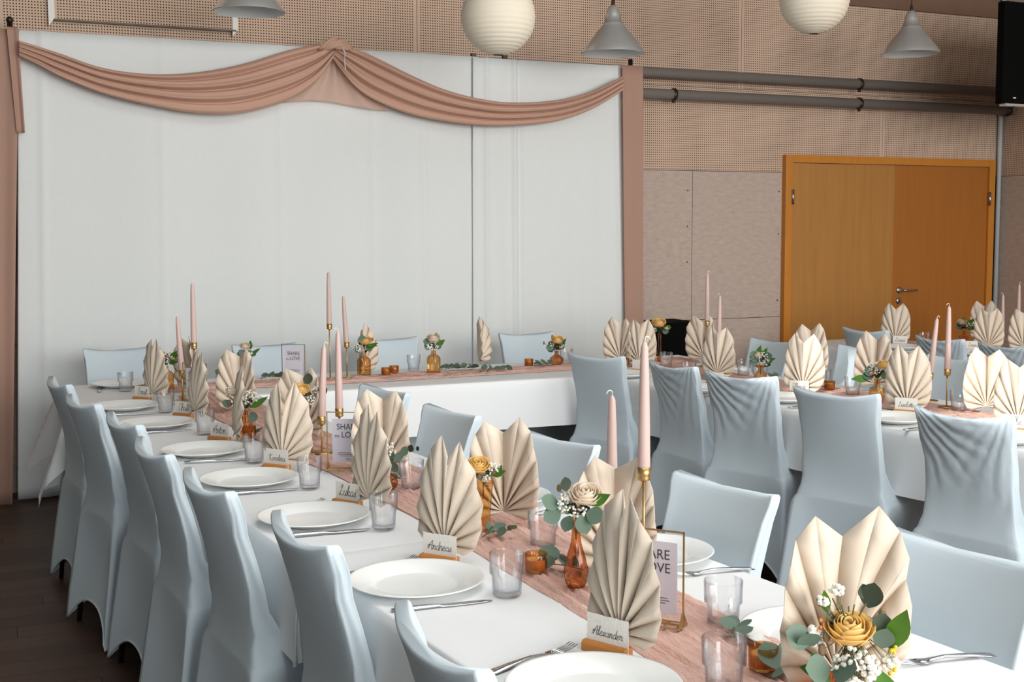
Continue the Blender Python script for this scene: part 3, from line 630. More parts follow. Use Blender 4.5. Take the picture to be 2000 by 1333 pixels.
# knives and forks: origin at the handle end, pointing along +x
def knife_mesh():
    b = MB(); L = .215
    def sec(x, w, h): return [(x, -w, 0.0005), (x, w, 0.0005), (x, w * .8, h), (x, -w * .8, h)]
    st = [(0, .006, .005), (.02, .008, .006), (.07, .0075, .006), (.098, .0055, .005), (.104, .0075, .003), (.12, .0095, .002), (.17, .0095, .002), (.20, .007, .0018), (.215, .002, .0012)]
    v = [p for s in st for p in sec(*s)]; f = [(k * 4 + i, k * 4 + (i + 1) % 4, k * 4 + 4 + (i + 1) % 4, k * 4 + 4 + i) for k in range(len(st) - 1) for i in range(4)]
    f += [(3, 2, 1, 0), tuple(len(st) * 4 - 4 + i for i in range(4))]
    return b.add(v, f)
def fork_mesh():
    st = [(0, .009, .001, 0), (.012, .0105, .002, .001), (.05, .007, .003, .004), (.10, .004, .003, .007), (.128, .005, .003, .004), (.14, .011, .002, .002), (.155, .012, .002, .003)]
    b = MB(); v = []
    for x, w, h, z in st: v += [(x, -w, z), (x, w, z), (x, w, z + h), (x, -w, z + h)]
    f = [(k * 4 + i, k * 4 + (i + 1) % 4, k * 4 + 4 + (i + 1) % 4, k * 4 + 4 + i) for k in range(len(st) - 1) for i in range(4)] + [(3, 2, 1, 0), tuple(len(st) * 4 - 4 + i for i in range(4))]
    b.add(v, f)
    for k in range(4):
        y = -.0098 + .0065 * k
        b.tube([(.153, y, .004), (.17, y, .004), (.19, y, .007), (.202, y, .011)], [.0016, .0016, .0014, .0008], 5)
    return b
k0 = knife_mesh().obj('table_knife', 'steel'); kf = [True]
f0 = fork_mesh().obj('table_fork', 'steel'); ff = [True]
def put(proto, flag, a, b, label, cat, group): single(proto, flag, (a[0], a[1], P1 + .001), math.atan2(b[1] - a[1], b[0] - a[0]), label, cat, group)
for i, (a, b, c, e) in enumerate(KN): put(k0, kf, (a, b), (c, e), f'steel knife by the {ORD[i + 1]} plate from the camera, left of the foreground table', 'knife', 'knives on the foreground table')
put(k0, kf, (1.63, 1.98), (1.42, 1.96), 'steel knife tip showing left of the plate at the bottom right', 'knife', 'knives on the foreground table')
put(k0, kf, (1.56, 2.62), (1.345, 2.59), 'steel knife behind the white bouquet, beside the plate behind the sign', 'knife', 'knives on the foreground table')
FK = [(.774, 1.885, .985, 1.947), (.711, 2.575, .929, 2.645), (.672, 3.27, .884, 3.335), (.625, 3.845, .84, 3.90), (.575, 4.44, .785, 4.50)]
for i, (a, b, c, e) in enumerate(FK): put(f0, ff, (a, b), (c, e), f'steel fork behind the {ORD[i]} plate from the camera, left of the foreground table', 'fork', 'forks on the foreground table')
for a, b, lb in ((T1, T2, l) for T1, T2, l in (((1.64, 1.60), (1.44, 1.63), 'steel fork with its handle right of the large napkin fan at the bottom right'), ((1.575, 2.25), (1.37, 2.27), 'steel fork with its handle right of the brass sign frame'), ((1.50, 2.93), (1.29, 2.95), 'steel fork beside the plate right of the yellow rose'))): put(f0, ff, a, b, lb, 'fork', 'forks on the foreground table')
put(f0, ff, (.50, 6.16), (.52, 6.37), 'steel fork left of the plate at the left end of the head table', 'fork', 'cutlery on the head table')
for i, c in enumerate(CARD_C[1:4]): put(k0, kf, (c[1] - .30, c[2] - .33), (c[1] - .09, c[2] - .31), ['steel knife behind the second aisle chair from the left', 'steel knife below the wide sunlit fan', 'steel knife below the sunlit fan left of the leaning candles'][i], 'knife', 'knives on the right table')

# ---------------- napkin fans
def fan(x, y, deg, label, group, seed, s=1., dih=14, lean=.0, dih2=None, off=0., tip=0):
    r = random.Random(seed * 17 + 3); H = .036
    TH_ = [0, 5 + tip, 13 + tip, 22 + tip * .6, 31 + tip * .3, 41, 52, 64, 78, 93, 109]; RR = [.206, .252, .224, .195, .166, .141, .121, .105, .092, .078, .058]
    b = MB()
    tipk = [r.uniform(.95, 1.03), r.uniform(.95, 1.03)]
    for side in (0, 1):
        sg = -1 if side == 0 else 1; FR = [0, .1, .22, .36, .52, .68, .84, 1]; lines = []
        bend = r.uniform(-.010, .022)
        for k, (t, R_) in enumerate(zip(TH_, RR)):
            tt = R(t + (r.uniform(-1.3, 1.3) if 0 < k else 0)); rr = R_ * s  * (tipk[side] if k else 1)
            am = (1 if k % 2 else -1) * r.uniform(.010, .014) * s
            row = []
            for q in FR:
                px = sg * rr * q * math.sin(tt); pz = H * s + rr * q * math.cos(tt)
                py = am * (1 - math.exp(-q * 5)) * (1.12 - .62 * q) + math.tan(R(dih2 if (side and dih2 is not None) else dih)) * abs(px) + (lean + bend * q * math.cos(tt)) * q * q * s
                row.append((px, py, max(pz, .0015)))
            lines.append(row)
        m = len(FR)
        for k in range(len(lines) - 1):
            A_, B_ = lines[k], lines[k + 1]; v = []
            for j in range(m): v += [A_[j], tuple((A_[j][c] + B_[j][c]) / 2 for c in range(3)), B_[j]]
            f = []
            for j in range(m - 1):
                for h in (0, 1):
                    q = (j * 3 + h, j * 3 + h + 1, j * 3 + 4 + h, j * 3 + 3 + h); f.append(q if side else q[::-1])
            b.add(v, f)
    ux_, uy_ = math.cos(R(deg)), math.sin(R(deg)); x += -.016 * uy_ + off * ux_; y += .016 * ux_ + off * uy_
    o = b.obj('napkin_fan', 'napkin', None, True, thick=.0012); o.location = (x, y, P1 + .002); o.rotation_euler = (0, 0, R(deg))
    return tag(o, label, 'napkin', group)
for i, (x, y, a) in enumerate(NAP_L): fan(x, y, a, f'beige napkin fan behind a name card, {ORD[i]} from the camera on the foreground table', 'napkin fans left side of the foreground table', i + 1, 1.0, 10, .01, [-12, -4, -14, 6, -30, -14, 4][i], [-.012, -.012, .022, -.004, .022, .018, .012][i])
rl = ['large beige napkin fan behind the orange rose at the bottom right', 'beige napkin fan behind the brass candle stem in the foreground', 'broad two-pointed napkin fan beside the yellow rose', 'tall beige napkin fan with the small white bouquet in front', 'beige napkin fan left of the pair of candles, half behind a yellow flower', 'beige napkin fan with an orange-white bouquet above it', 'beige napkin fan behind the farthest pair of candles of the foreground table']
NAP_R[0] = (1.262, 1.574, 160)
for i, (x, y, a) in enumerate(NAP_R): fan(x, y, a, rl[i], 'napkin fans right side of the foreground table', i + 21, 1.12 if i == 0 else 1.0, 24 if i else 12, .0, None, 0, 6)
cl = ['pale napkin fan between the left two aisle chairs at the right table', 'sunlit napkin fan below the two pale candles', 'wide sunlit napkin fan left of the bright chair', 'sunlit napkin fan left of the two leaning candles', 'sunlit napkin fan cut by the right edge of the picture']
for i, (x, y, a) in enumerate(NAP_C): fan(x - .028 * math.sin(R(a)), y + .028 * math.cos(R(a)), a, cl[i], 'napkin fans on the near side of the right table', i + 41, 1.0, 12, .0, None, 0, 5)
cr = ['pale napkin fan half hidden at the left end of the right table', 'napkin fan just behind the pale candles', 'napkin fan whose tips rise behind the wide sunlit fan', 'napkin fan behind the vase in the sun', 'broad napkin fan between the two leaning candles and the right edge']
for i, (x, y, a) in enumerate(NAP_CR): fan(x, y, a, cr[i], 'napkin fans on the far side of the right table', i + 61, 1.0, 20, .0, None, 0, 5)
for i, (x, y, a) in enumerate(NAP_D): fan(x - .028 * math.sin(R(a)), y + .028 * math.cos(R(a)), a, ['napkin fan in front of the oak door', 'napkin fan right of the small bouquet at the door table'][i], 'napkin fans on the door table', i + 81, tip=6)
for i, (x, y, a) in enumerate(NAP_DR): fan(x, y, a, ['napkin fan behind the bouquet on the door table', 'napkin fan at the right edge behind the two thin candles'][i], 'napkin fans on the door table', i + 91, tip=6)
for i, (x, y, a) in enumerate(NAP_H): fan(x, y, a + (30 if i == 0 else 55), ['beige napkin fan behind the square amber bottle on the head table', 'narrow beige napkin fan standing edge-on in the middle of the head table'][i], 'napkin fans on the head table', i + 101, 1.0, 30)

# ---------------- name cards with handwriting
G = {'a': (1.0, [[(.75, .85), (.45, 1), (.1, .7), (.1, .25), (.4, 0), (.7, .3), (.75, .9), (.75, .2), (.9, 0), (1.05, .2)]]),
 'd': (1.0, [[(.75, .85), (.45, 1), (.1, .7), (.1, .25), (.4, 0), (.7, .3), (.82, 2.0), (.77, .2), (.9, 0), (1.05, .2)]]),
 'e': (.85, [[(0, .35), (.5, .6), (.6, .9), (.35, 1), (.1, .6), (.15, .15), (.45, 0), (.9, .3)]]),
 'f': (.6, [[(0, .3), (.4, 1.7), (.28, 2.1), (.15, 1.6), (.12, -.7), (.3, -.5), (.2, .2), (.65, .3)]]),
 'h': (.9, [[(0, .3), (.4, 1.6), (.3, 2.1), (.14, 1.7), (.1, 0), (.18, .6), (.48, 1), (.62, .7), (.62, .15), (.75, 0), (.95, .25)]]),
 'i': (.45, [[(0, .3), (.2, 1), (.2, .2), (.32, 0), (.5, .25)], [(.26, 1.45), (.3, 1.5)]]),
 'k': (.85, [[(0, .3), (.35, 1.7), (.28, 2.1), (.15, 1.8), (.12, 0), (.16, .6), (.5, 1), (.55, .7), (.2, .5), (.6, 0), (.9, .25)]]),
 'l': (.5, [[(0, .3), (.4, 1.6), (.3, 2.1), (.15, 1.7), (.15, .3), (.3, 0), (.55, .25)]]),
 'm': (1.3, [[(0, .7), (.12, 1), (.15, 0), (.2, .6), (.45, 1), (.55, .7), (.57, 0), (.62, .6), (.9, 1), (1.0, .6), (1.02, .15), (1.15, 0), (1.35, .25)]]),
 'n': (.9, [[(0, .7), (.12, 1), (.15, 0), (.2, .6), (.5, 1), (.62, .7), (.62, .15), (.75, 0), (.95, .25)]]),
 'o': (.85, [[(.5, 1), (.15, .8), (.1, .3), (.4, 0), (.7, .3), (.65, .8), (.45, 1), (.6, .8), (.9, .85)]]),
 'r': (.7, [[(0, .3), (.12, 1.1), (.3, .85), (.52, .9), (.48, .3), (.58, 0), (.75, .25)]]),
 's': (.65, [[(0, .2), (.4, 1.05), (.32, .65), (.55, .3), (.35, 0), (.08, .12)]]),
 't': (.5, [[(0, .3), (.25, 1.7), (.2, .2), (.35, 0), (.55, .25)], [(-.02, 1.2), (.5, 1.28)]]),
 'u': (.9, [[(0, .7), (.1, 1), (.1, .3), (.3, 0), (.55, .2), (.65, 1), (.65, .2), (.78, 0), (.95, .25)]]),
 'v': (.8, [[(0, .9), (.1, 1), (.3, 0), (.62, .95), (.85, .85)]]),
 'x': (.75, [[(0, .85), (.18, .95), (.42, .05), (.78, .25)], [(.62, 1), (.02, 0)]]),
 'A': (1.25, [[(-.15, .7), (.0, 1.05), (.35, .8), (.15, .1), (-.05, .3), (.3, 1.0), (.95, 2.05), (.95, .3), (1.1, 0), (1.3, .25)], [(.25, .95), (1.15, 1.0)]]),
 'C': (1.1, [[(1.0, 1.6), (.85, 2.1), (.35, 1.7), (.15, .8), (.5, 0), (1.15, .3)]]),
 'E': (1.05, [[(.9, 1.8), (.6, 2.1), (.25, 1.7), (.6, 1.2), (.2, .8), (.2, .2), (.6, 0), (1.1, .3)]]),
 'K': (1.2, [[(-.1, 1.3), (.0, 1.9), (.35, 2.05), (.25, 1.0), (.2, 0)], [(1.05, 2.05), (.3, 1.05), (.65, .7), (.9, 0), (1.2, .2)]]),
 'L': (1.15, [[(.2, 1.5), (.6, 2.1), (.7, 1.7), (.4, 1.0), (.25, .3), (.0, .05), (.15, .25), (.6, 0), (1.1, .15)]]),
 'O': (1.2, [[(.7, 2.05), (.25, 1.7), (.15, .7), (.5, 0), (1.0, .5), (1.0, 1.5), (.65, 2.05), (1.2, 1.6)]])}
def lettering(text, width, h_, par, y, m='ink'):
    wd_ = sum(G[c][0] for c in text); s = min(width / wd_, h_ / 2.3); x = -wd_ * s / 2; b = MB()
    for c in text:
        for st in G[c][1]:
            P = smooth_path([(a + .22 * q, 0, q) for a, q in st], 4)
            b.tube([(x + p.x * s, y, p.z * s) for p in P], .05 * s, 4)
        x += G[c][0] * s
    return b.obj('lettering', m, par)
def name_card(name, x, y, deg, i, where, group, width=.085):
    t = thing('card_holder', f'small wooden block holding a name card, {where}', 'card holder', (x, y, P1), R(deg), group[0])
    prf = [(-.0145, 0), (-.0145, .014), (-.0105, .019), (-.0012, .019), (-.0012, .008), (.0012, .008), (.0012, .019), (.0125, .019), (.0145, .016), (.0145, 0)]
    v = [(-.047, a, b_) for a, b_ in prf] + [(.047, a, b_) for a, b_ in prf]; n = len(prf)
    MB().add(v, [tuple(range(n)), tuple(range(2 * n - 1, n - 1, -1))] + [(k, n + k, n + (k + 1) % n, (k + 1) % n) for k in range(n)]).obj('block', 'wood', t, False)
    c = thing('name_card', f'white {"handwritten " if name else ""}name card {where}', 'card', (x, y, P1 + .0085), R(deg), group[1])
    r = random.Random(i + 5); w, hh = width / 2, .060; ed = []
    for k in range(15): ed.append((-w + 2 * w * k / 14 , hh + r.uniform(-.0007, .0007)))
    for k in range(1, 10): ed.append((w + r.uniform(-.0007, .0007), hh - hh * k / 10))
    ed.append((w, 0)); ed.append((-w, 0))
    for k in range(9, 0, -1): ed.append((-w + r.uniform(-.0007, .0007), hh - hh * k / 10))
    n = len(ed); v = [(a + .002, -.0005, b_) for a, b_ in ed] + [(a + .002, .0005, b_) for a, b_ in ed]
    MB().add(v, [tuple(range(n - 1, -1, -1)), tuple(range(n, 2 * n))] + [(k, (k + 1) % n, n + (k + 1) % n, n + k) for k in range(n)]).obj('paper', 'card', c, False)
    if not name: return
    l = lettering(name, .066, .034, c, -.0009); l.location = (.002, 0, .022 if 'f' not in name else .024)
for i, (n, x, y, a) in enumerate(CARD_A): name_card(n, x, y, a, i, f'{ORD[i]} from the camera on the foreground table', ('card holders on the foreground table', 'name cards on the foreground table'), .092)
cw = ['between the left two aisle chairs', 'below the two pale candles', 'before the wide sunlit fan', 'before the sunlit fan left of the leaning candles', 'at the right edge, right table']
for i, (n, x, y, a) in enumerate(CARD_C):
    name_card(n, x, y, a, i + 10, cw[i], ('card holders on the right table', 'name cards on the right table'), .092)
for i, (n, x, y, a) in enumerate(CARD_D): name_card(n, x, y, a, i + 20, ['below the fan in front of the oak door', 'on the door table right of the small bouquet'][i], ('card holders on the door table', 'name cards on the door table'), .092)

# ---------------- tumblers
def tumbler():
    def rib(a, z): return .022 * abs(math.cos(a * 9)) ** .5 * (1 if .004 < z < .09 else 0)
    pr = [(.0001, .002), (.027, .002), (.0295, .006), (.0312, .044), (.0322, .0475), (.0358, .0505), (.0375, .092), (.0372, .094)]
    b = MB().lathe(pr, 96, cap=False, rib=rib)
    pi = [(.0366, .094), (.0355, .088), (.0338, .053), (.0295, .045), (.028, .012), (.0001, .009)]
    b.lathe(pi, 48, cap=False); return b
g0 = tumbler().obj('water_glass', 'glass'); gf = [True]
def glass(x, y, lb, grp): single(g0, gf, (x, y, P1), 0, 'clear ribbed tumbler ' + lb, 'glass', grp)
for i, (x, y) in enumerate(GL_L): glass(x, y, f'by the {ORD[i]} plate from the camera, foreground table', 'tumblers on the foreground table')
for i, (x, y) in enumerate(GL_R): glass(x, y, ['right of the brass sign frame', 'behind the tealight, left of the white bouquet', 'between two napkin fans near the small white bouquet'][i], 'tumblers on the foreground table')
for i, (x, y) in enumerate(GL_H): glass(x, y, ['at the left end of the head table', 'between the tealights and the second amber bottle on the head table', 'right of the round ribbed vase on the head table'][i], 'tumblers on the head table')
gl = ['before the black cabinet', 'left of the fan below the pale candles', 'in front of the saucer-topped vase', 'right of the wide sunlit fan', 'below the two leaning candles', 'right of the fan below the pale candles', 'behind the wide sunlit fan']
for i, (x, y) in enumerate(GL_C): glass(x, y, gl[i] + ' on the right table', 'tumblers on the right table')
for i, (x, y) in enumerate(GL_D): glass(x, y, 'on the door table right of its first napkin fan', 'tumblers on the far tables')
# ---------------- tealights
def tealight():
    t = thing('tealight_holder', 'x', 'tealight', (0, 0, 0))
    MB().lathe([(.0001, 0), (.022, 0), (.0245, .003), (.0255, .04), (.0245, .041), (.0235, .039), (.0225, .006), (.0001, .005)], 60, cap=False, rib=lambda a, z: .02 * math.cos(a * 20) if z < .038 else 0).obj('amber_cup', 'amber', t)
    MB().lathe([(.0001, .0055), (.0215, .0055), (.0218, .028), (.019, .027), (.0001, .0265)], 24, cap=False).obj('wax', 'wax', t)
    MB().tube([(0, 0, .0265), (.001, 0, .036)], .0009, 5).obj('wick', 'wick', t); return t
tl = tealight(); tlu = False
tlab = ['amber glass tealight right of the second tumbler in the foreground', 'amber glass tealight left of the orange rose bouquet', 'amber glass tealight between the third and second left napkin fans', 'amber glass tealight behind the fourth glass on the foreground table', 'left one of two amber tealights on the head table', 'right one of two amber tealights on the head table', 'amber tealight left of the round ribbed vase on the head table', 'small amber tealight behind the bright right table chair', 'amber tealight at the left end of the right table']
for i, (x, y) in enumerate(TEA):
    if i == 0: o = tl; o.location = (x, y, P1 + .013); o['label'] = tlab[0]; o['group'] = 'amber tealights'
    else: dup(tl, (x, y, P1 + .013), i, tlab[i], 'amber tealights')

# ---------------- candles and brass holders
def holder(x, y, h, label):
    t = thing('candle_holder', label, 'candle holder', (x, y, P1 + .012), 0, 'brass candle holders')
    MB().lathe([(.0001, 0), (.038, 0), (.038, .003), (.03, .005), (.0001, .006)], 28, cap=False).obj('base', 'gold', t)
    MB().tube([(0, 0, .004), (0, 0, h - .024)], .0032, 8).obj('stem', 'gold', t)
    MB().lathe([(.0001, h - .034), (.005, h - .033), (.006, h - .029), (.0135, h - .028), (.0142, h - .024), (.0134, h - .020), (.0144, h - .016), (.0146, h), (.0138, h), (.0122, h - .018), (.0001, h - .018)], 24, cap=False).obj('cup', 'gold', t)
def candle(x, y, z0, L, tilt, label, hook, seed):
    t = thing('taper_candle', label, 'candle', (x, y, z0), 0, 'rose taper candles')
    MB().lathe([(.0001, 0), (.0116, 0), (.0136, .02), (.0128, L * .3), (.0102, L * .75), (.0078, L * .955), (.0052, L * .985), (.001, L)], 20, cap=False).obj('wax', 'candle', t)
    MB().tube(smooth_path([(0, 0, L - .002), (.001, 0, L + .006), (.004 * hook, 0, L + .011), (.011 * hook, 0, L + .009), (.014 * hook, 0, L + .003)], 3), .0012, 5).obj('wick', 'wick', t)
    t.rotation_euler = (0, R(tilt), R(0))
CI = [('in the foreground behind the nearest napkin fan', .25, .145, 0, 0, 'nearer'), ('left of the small white bouquet on the foreground table', .146, .126, 0, 3, ''), ('at the far end of the foreground table', .265, .14, 0, -3, ''), ('left on the head table', .285, .185, 0, -3, ''), ('above the fan left of the right table', .255, .16, 0, 1, ''), ('leaning, behind the second aisle chair from the right', .165, .125, 0, 7, ''), ('at the right edge on the door table', .13, .085, 0, -1, '')]
for i, (xa, ya, xb, yb) in enumerate(CANDLES):
    w, h1, h2, t1, t2, _ = CI[i]
    holder(xa, ya, h1, f'tall brass candle holder {w}'); candle(xa, ya, P1 + h1 - .004, .285, t1, f'tall rose taper candle {w}', -1 if i % 2 else 1, i)
    holder(xb, yb, h2, f'shorter brass candle holder {w}'); candle(xb, yb, P1 + h2 - .004, .26, t2, f'shorter rose taper candle {w}', 1 if i % 2 else -1, i + 9)

# ---------------- sign frames
def sign(x, y, deg, label, flip, W=.135, H=.185):
    t = thing('sign_frame', label, 'sign', (x, y, P1 + .012), R(deg), 'brass sign frames')
    w = W / 2
    b = MB()
    b.box(-w, -w + .003, -.0015, .0015, 0, H).box(w - .003, w, -.0015, .0015, 0, H).box(-w, w, -.0015, .0015, H - .003, H).box(-w, w, -.0015, .0015, .002, .005)
    b.obj('frame', 'gold', t, False)
    MB().box(-w, w, -.022, -.019, .0, .003).box(-w, w, .019, .022, .0, .003).add([(w - .004, -.022, 0), (w - .004, .022, 0), (w - .004, 0, .03), (w, -.022, 0), (w, .022, 0), (w, 0, .03)], [(0, 2, 1), (3, 4, 5), (0, 3, 5, 2), (1, 2, 5, 4), (0, 1, 4, 3)]).add([(-w, -.022, 0), (-w, .022, 0), (-w, 0, .03), (-w + .004, -.022, 0), (-w + .004, .022, 0), (-w + .004, 0, .03)], [(0, 2, 1), (3, 4, 5), (0, 3, 5, 2), (1, 2, 5, 4), (0, 1, 4, 3)]).obj('foot', 'gold', t, False)
    pp = MB().box(-w + .018, w - .014, -.0006, .0006, .022, .162).obj('card', 'sign', t, False)
    def txt(s, size, cx_, z, sx=1.):
        cu = bpy.data.curves.new('lettering', 'FONT'); cu.body = s; cu.size = size; cu.align_x = 'CENTER'; cu.extrude = .0002
        o = bpy.data.objects.new('tmp', cu); COL.objects.link(o); dg = bpy.context.evaluated_depsgraph_get(); me = bpy.data.meshes.new_from_object(o.evaluated_get(dg))
        bpy.data.objects.remove(o); l = bpy.data.objects.new('lettering', me); COL.objects.link(l); me.materials.clear(); me.materials.append(M['grey_ink']); l.parent = pp
        l.rotation_euler = (PI / 2, 0, 0); l.location = (cx_, -.0009, z); l.scale = (sx, 1, 1)
    txt('SHARE', .027, .002, .128, .92); txt('LOVE', .027, .010, .102, .92); txt('the', .012, -.034, .103, 1)
    b = MB()
    for zz, ww in ((.052, .032), (.047, .036), (.042, .028)): b.box(.002 - ww, .002 + ww, -.0009, -.0006, zz, zz + .0014)
    b.obj('small_print', 'grey_ink', pp, False); txt('Tami', .008, .002, .030)
sign(SIGNS[0][0] - .045, SIGNS[0][1] + .045, -52, 'brass sign frame reading SHARE the LOVE behind the nearest napkin fan', 0)
sign(SIGNS[1][0] + .03, SIGNS[1][1] + .02, -30, 'brass sign frame reading SHARE the LOVE under the pair of candles', 0)
sign(SIGNS[2][0] - .045, SIGNS[2][1] + .04, -50, 'brass sign frame at the far end of the foreground table', 0)
sign(SIGNS[3][0], SIGNS[3][1], -42, 'brass sign frame on the head table before the second chair', 0)

# ---------------- vases
VP = {
 'square': ([(.0001, 0), (.034, .0), (.036, .004), (.036, .075), (.033, .088), (.022, .096), (.013, .101), (.012, .118), (.014, .120), (.0115, .120)], lambda a, z: .05 * math.sin(a * 9 + z * 300) if .006 < z < .08 else 0),
 'onion': ([(.0001, 0), (.02, 0), (.034, .012), (.039, .028), (.034, .044), (.018, .056), (.011, .062), (.011, .075), (.014, .08), (.0115, .078)], lambda a, z: .05 * math.cos(a * 14) if z < .056 else 0),
 'bud': ([(.0001, 0), (.018, 0), (.024, .015), (.026, .035), (.019, .065), (.011, .095), (.009, .115), (.011, .135), (.016, .148), (.014, .147)], lambda a, z: .05 * math.cos(a * 8 + z * 60)),
 'cone': ([(.0001, 0), (.015, 0), (.016, .004), (.018, .05), (.023, .105), (.025, .125), (.023, .124)], lambda a, z: .03 * math.cos(a * 12)),
 'slim': ([(.0001, 0), (.014, 0), (.016, .02), (.012, .06), (.009, .10), (.009, .15), (.012, .168), (.010, .166)], None),
 'bottle': ([(.0001, 0), (.024, 0), (.026, .01), (.026, .055), (.022, .07), (.012, .082), (.011, .10), (.014, .103), (.012, .102)], lambda a, z: .04 * math.sin(a * 10 + z * 200) if z < .06 else 0),
 'saucer': ([(.0001, 0), (.026, 0), (.03, .02), (.028, .045), (.014, .062), (.012, .074), (.034, .088), (.036, .09), (.014, .082)], lambda a, z: .03 * math.cos(a * 12)),
 'facet': ([(.0001, 0), (.024, 0), (.03, .012), (.032, .045), (.030, .062), (.012, .072), (.012, .095), (.016, .1), (.013, .1)], lambda a, z: .06 * math.sin(a * 8 + math.floor(z * 90) * 1.7) if z < .062 else 0)}
vk = ['onion', 'bud', 'cone', 'onion', 'slim', 'bottle', 'square', 'bottle', 'square', 'square', 'onion', 'slim', 'saucer', 'facet', 'facet']
vl = ['amber vase under the large orange rose at the bottom right', 'ribbed brown bud vase behind the nearest napkin fan', 'flared amber vase under the yellow rose beside the second napkin fan', 'round ribbed amber vase behind the third napkin fan', 'slim dark amber vase behind the fourth napkin fan', 'amber bottle behind the fifth napkin fan', 'wide amber vase between the two farthest fans of the foreground table', 'amber bottle at the left of the head table behind a fan', 'square embossed amber bottle beside the thin candles on the head table', 'square embossed amber bottle in the middle of the head table', 'round ribbed amber vase right of the middle of the head table', 'slim amber vase before the black cabinet', 'saucer-topped amber vase on the right table', 'faceted amber vase in the sun on the right table', 'dark amber vase on the door table']
vtop = []
for i, ((x, y), k) in enumerate(zip(VASES, vk)):
    pr, rib = VP[k]
    if i == 0: pr = [(r * 1.15, z * 1.0) for r, z in pr]
    o = MB().lathe(pr, 72, cap=False, rib=rib).obj('flower_vase', 'brown_glass' if k in ('bud', 'slim', 'onion') else 'amber'); o.location = (x, y, P1 + .012)
    tag(o, vl[i], 'vase', 'amber flower vases'); vtop.append(P1 + .012 + max(z for r, z in pr))

# ---------------- flowers
def leafm(L, W, curl=.2, pts=7, pointed=False):
    v = []; 
    for i in range(pts + 1):
        t = i / pts; w = W * (math.sin(PI * t) ** (.7 if not pointed else 1.0)) * (1 if not pointed else (1.15 - .5 * t)); z = curl * L * (t * t)
        v += [(-w, L * t, z + .12 * w), (0, L * t, z), (w, L * t, z + .12 * w)]
    f = []
    for i in range(pts): f += [(i * 3, i * 3 + 1, i * 3 + 4, i * 3 + 3), (i * 3 + 1, i * 3 + 2, i * 3 + 5, i * 3 + 4)]
    return v, f
def mk_mesh(name, vf, m):
    me = bpy.data.meshes.new(name); me.from_pydata(vf[0], [], vf[1]); me.materials.append(M[m]); me.polygons.foreach_set('use_smooth', [True] * len(me.polygons)); return me
ME = {'euc': mk_mesh('eucalyptus_leaf', leafm(.036, .016, .15), 'euc'), 'leaf': mk_mesh('green_leaf', leafm(.06, .014, .3, 8, True), 'leaf'), 'dark': mk_mesh('dark_leaf', leafm(.032, .013, .2), 'dark_leaf')}
def leaf_obj(kind, par, loc, dirn, s, roll=0, name=None, face=(0, 0, 1)):
    o = bpy.data.objects.new(name or {'euc': 'eucalyptus_leaf', 'leaf': 'green_leaf', 'dark': 'dark_leaf'}[kind], ME[kind]); COL.objects.link(o); o.parent = par; o.location = loc
    Y_ = Vector(dirn).normalized(); X_ = Y_.cross(Vector(face)).normalized(); Z_ = X_.cross(Y_)
    o.rotation_euler = (Matrix((X_, Y_, Z_)).transposed() @ Matrix.Rotation(roll, 3, 'Y')).to_euler(); o.scale = (s, s, s); return o
def petal(R_, H, a0, width, openn, seed):
    r = random.Random(seed); v = []; nu, nv = 8, 7
    for j in range(nv + 1):
        t = j / nv; rad = R_ * (.22 + .78 * math.sin(min(1, t * 1.3) * PI / 2)) + openn * R_ * max(0, t - .72) ; z = H * t ** .9 - openn * H * .5 * max(0, t - .8)
        for i in range(nu + 1):
            u = i / nu - .5; w = width * (.55 + .45 * min(1, t * 2)); a = a0 + u * w
            rr = rad * (1 - .10 * (1 - 4 * u * u) * (1 if openn < .1 else -.4) * t); zz = z - (abs(u) * 2) ** 3 * .34 * H * t
            v.append((rr * math.cos(a), rr * math.sin(a), zz))
    f = [(j * (nu + 1) + i, j * (nu + 1) + i + 1, (j + 1) * (nu + 1) + i + 1, (j + 1) * (nu + 1) + i) for j in range(nv) for i in range(nu)]
    return v, f
def rose(par, c, s, m, seed, split=False, tilt=None):
    """a layered rose bloom; s = overall radius"""
    b0 = MB().ball((0, 0, s * .3), s * .3, 10, 6, (1, 1, 1.2)); pet = []
    n = 0
    for layer, (rr, hh, k, wd_, op) in enumerate(((.16, 1.10, 2, 3.0, -.3), (.27, 1.14, 3, 2.6, -.2), (.39, 1.16, 3, 2.4, -.15), (.52, 1.14, 4, 2.2, -.05), (.66, 1.10, 4, 2.1, .05), (.80, 1.02, 5, 1.9, .2), (.92, .92, 5, 1.8, .4))):
        for q in range(k):
            pet.append(petal(rr * s, hh * s, q * 2 * PI / k + layer * 1.1, wd_, op, seed + n)); n += 1
    b0 = b0 if split else MB().add(b0.v, b0.f)
    if not split:
        for p in pet: b0.add(*p)
    o = b0.obj('rose_bloom', m, par, True, c, thick=.0 if split else .0007)
    if tilt: o.rotation_euler = tilt
    if split:
        for p in pet: MB().add(*p).obj('petal', m, o, True, thick=.0009)
    return o
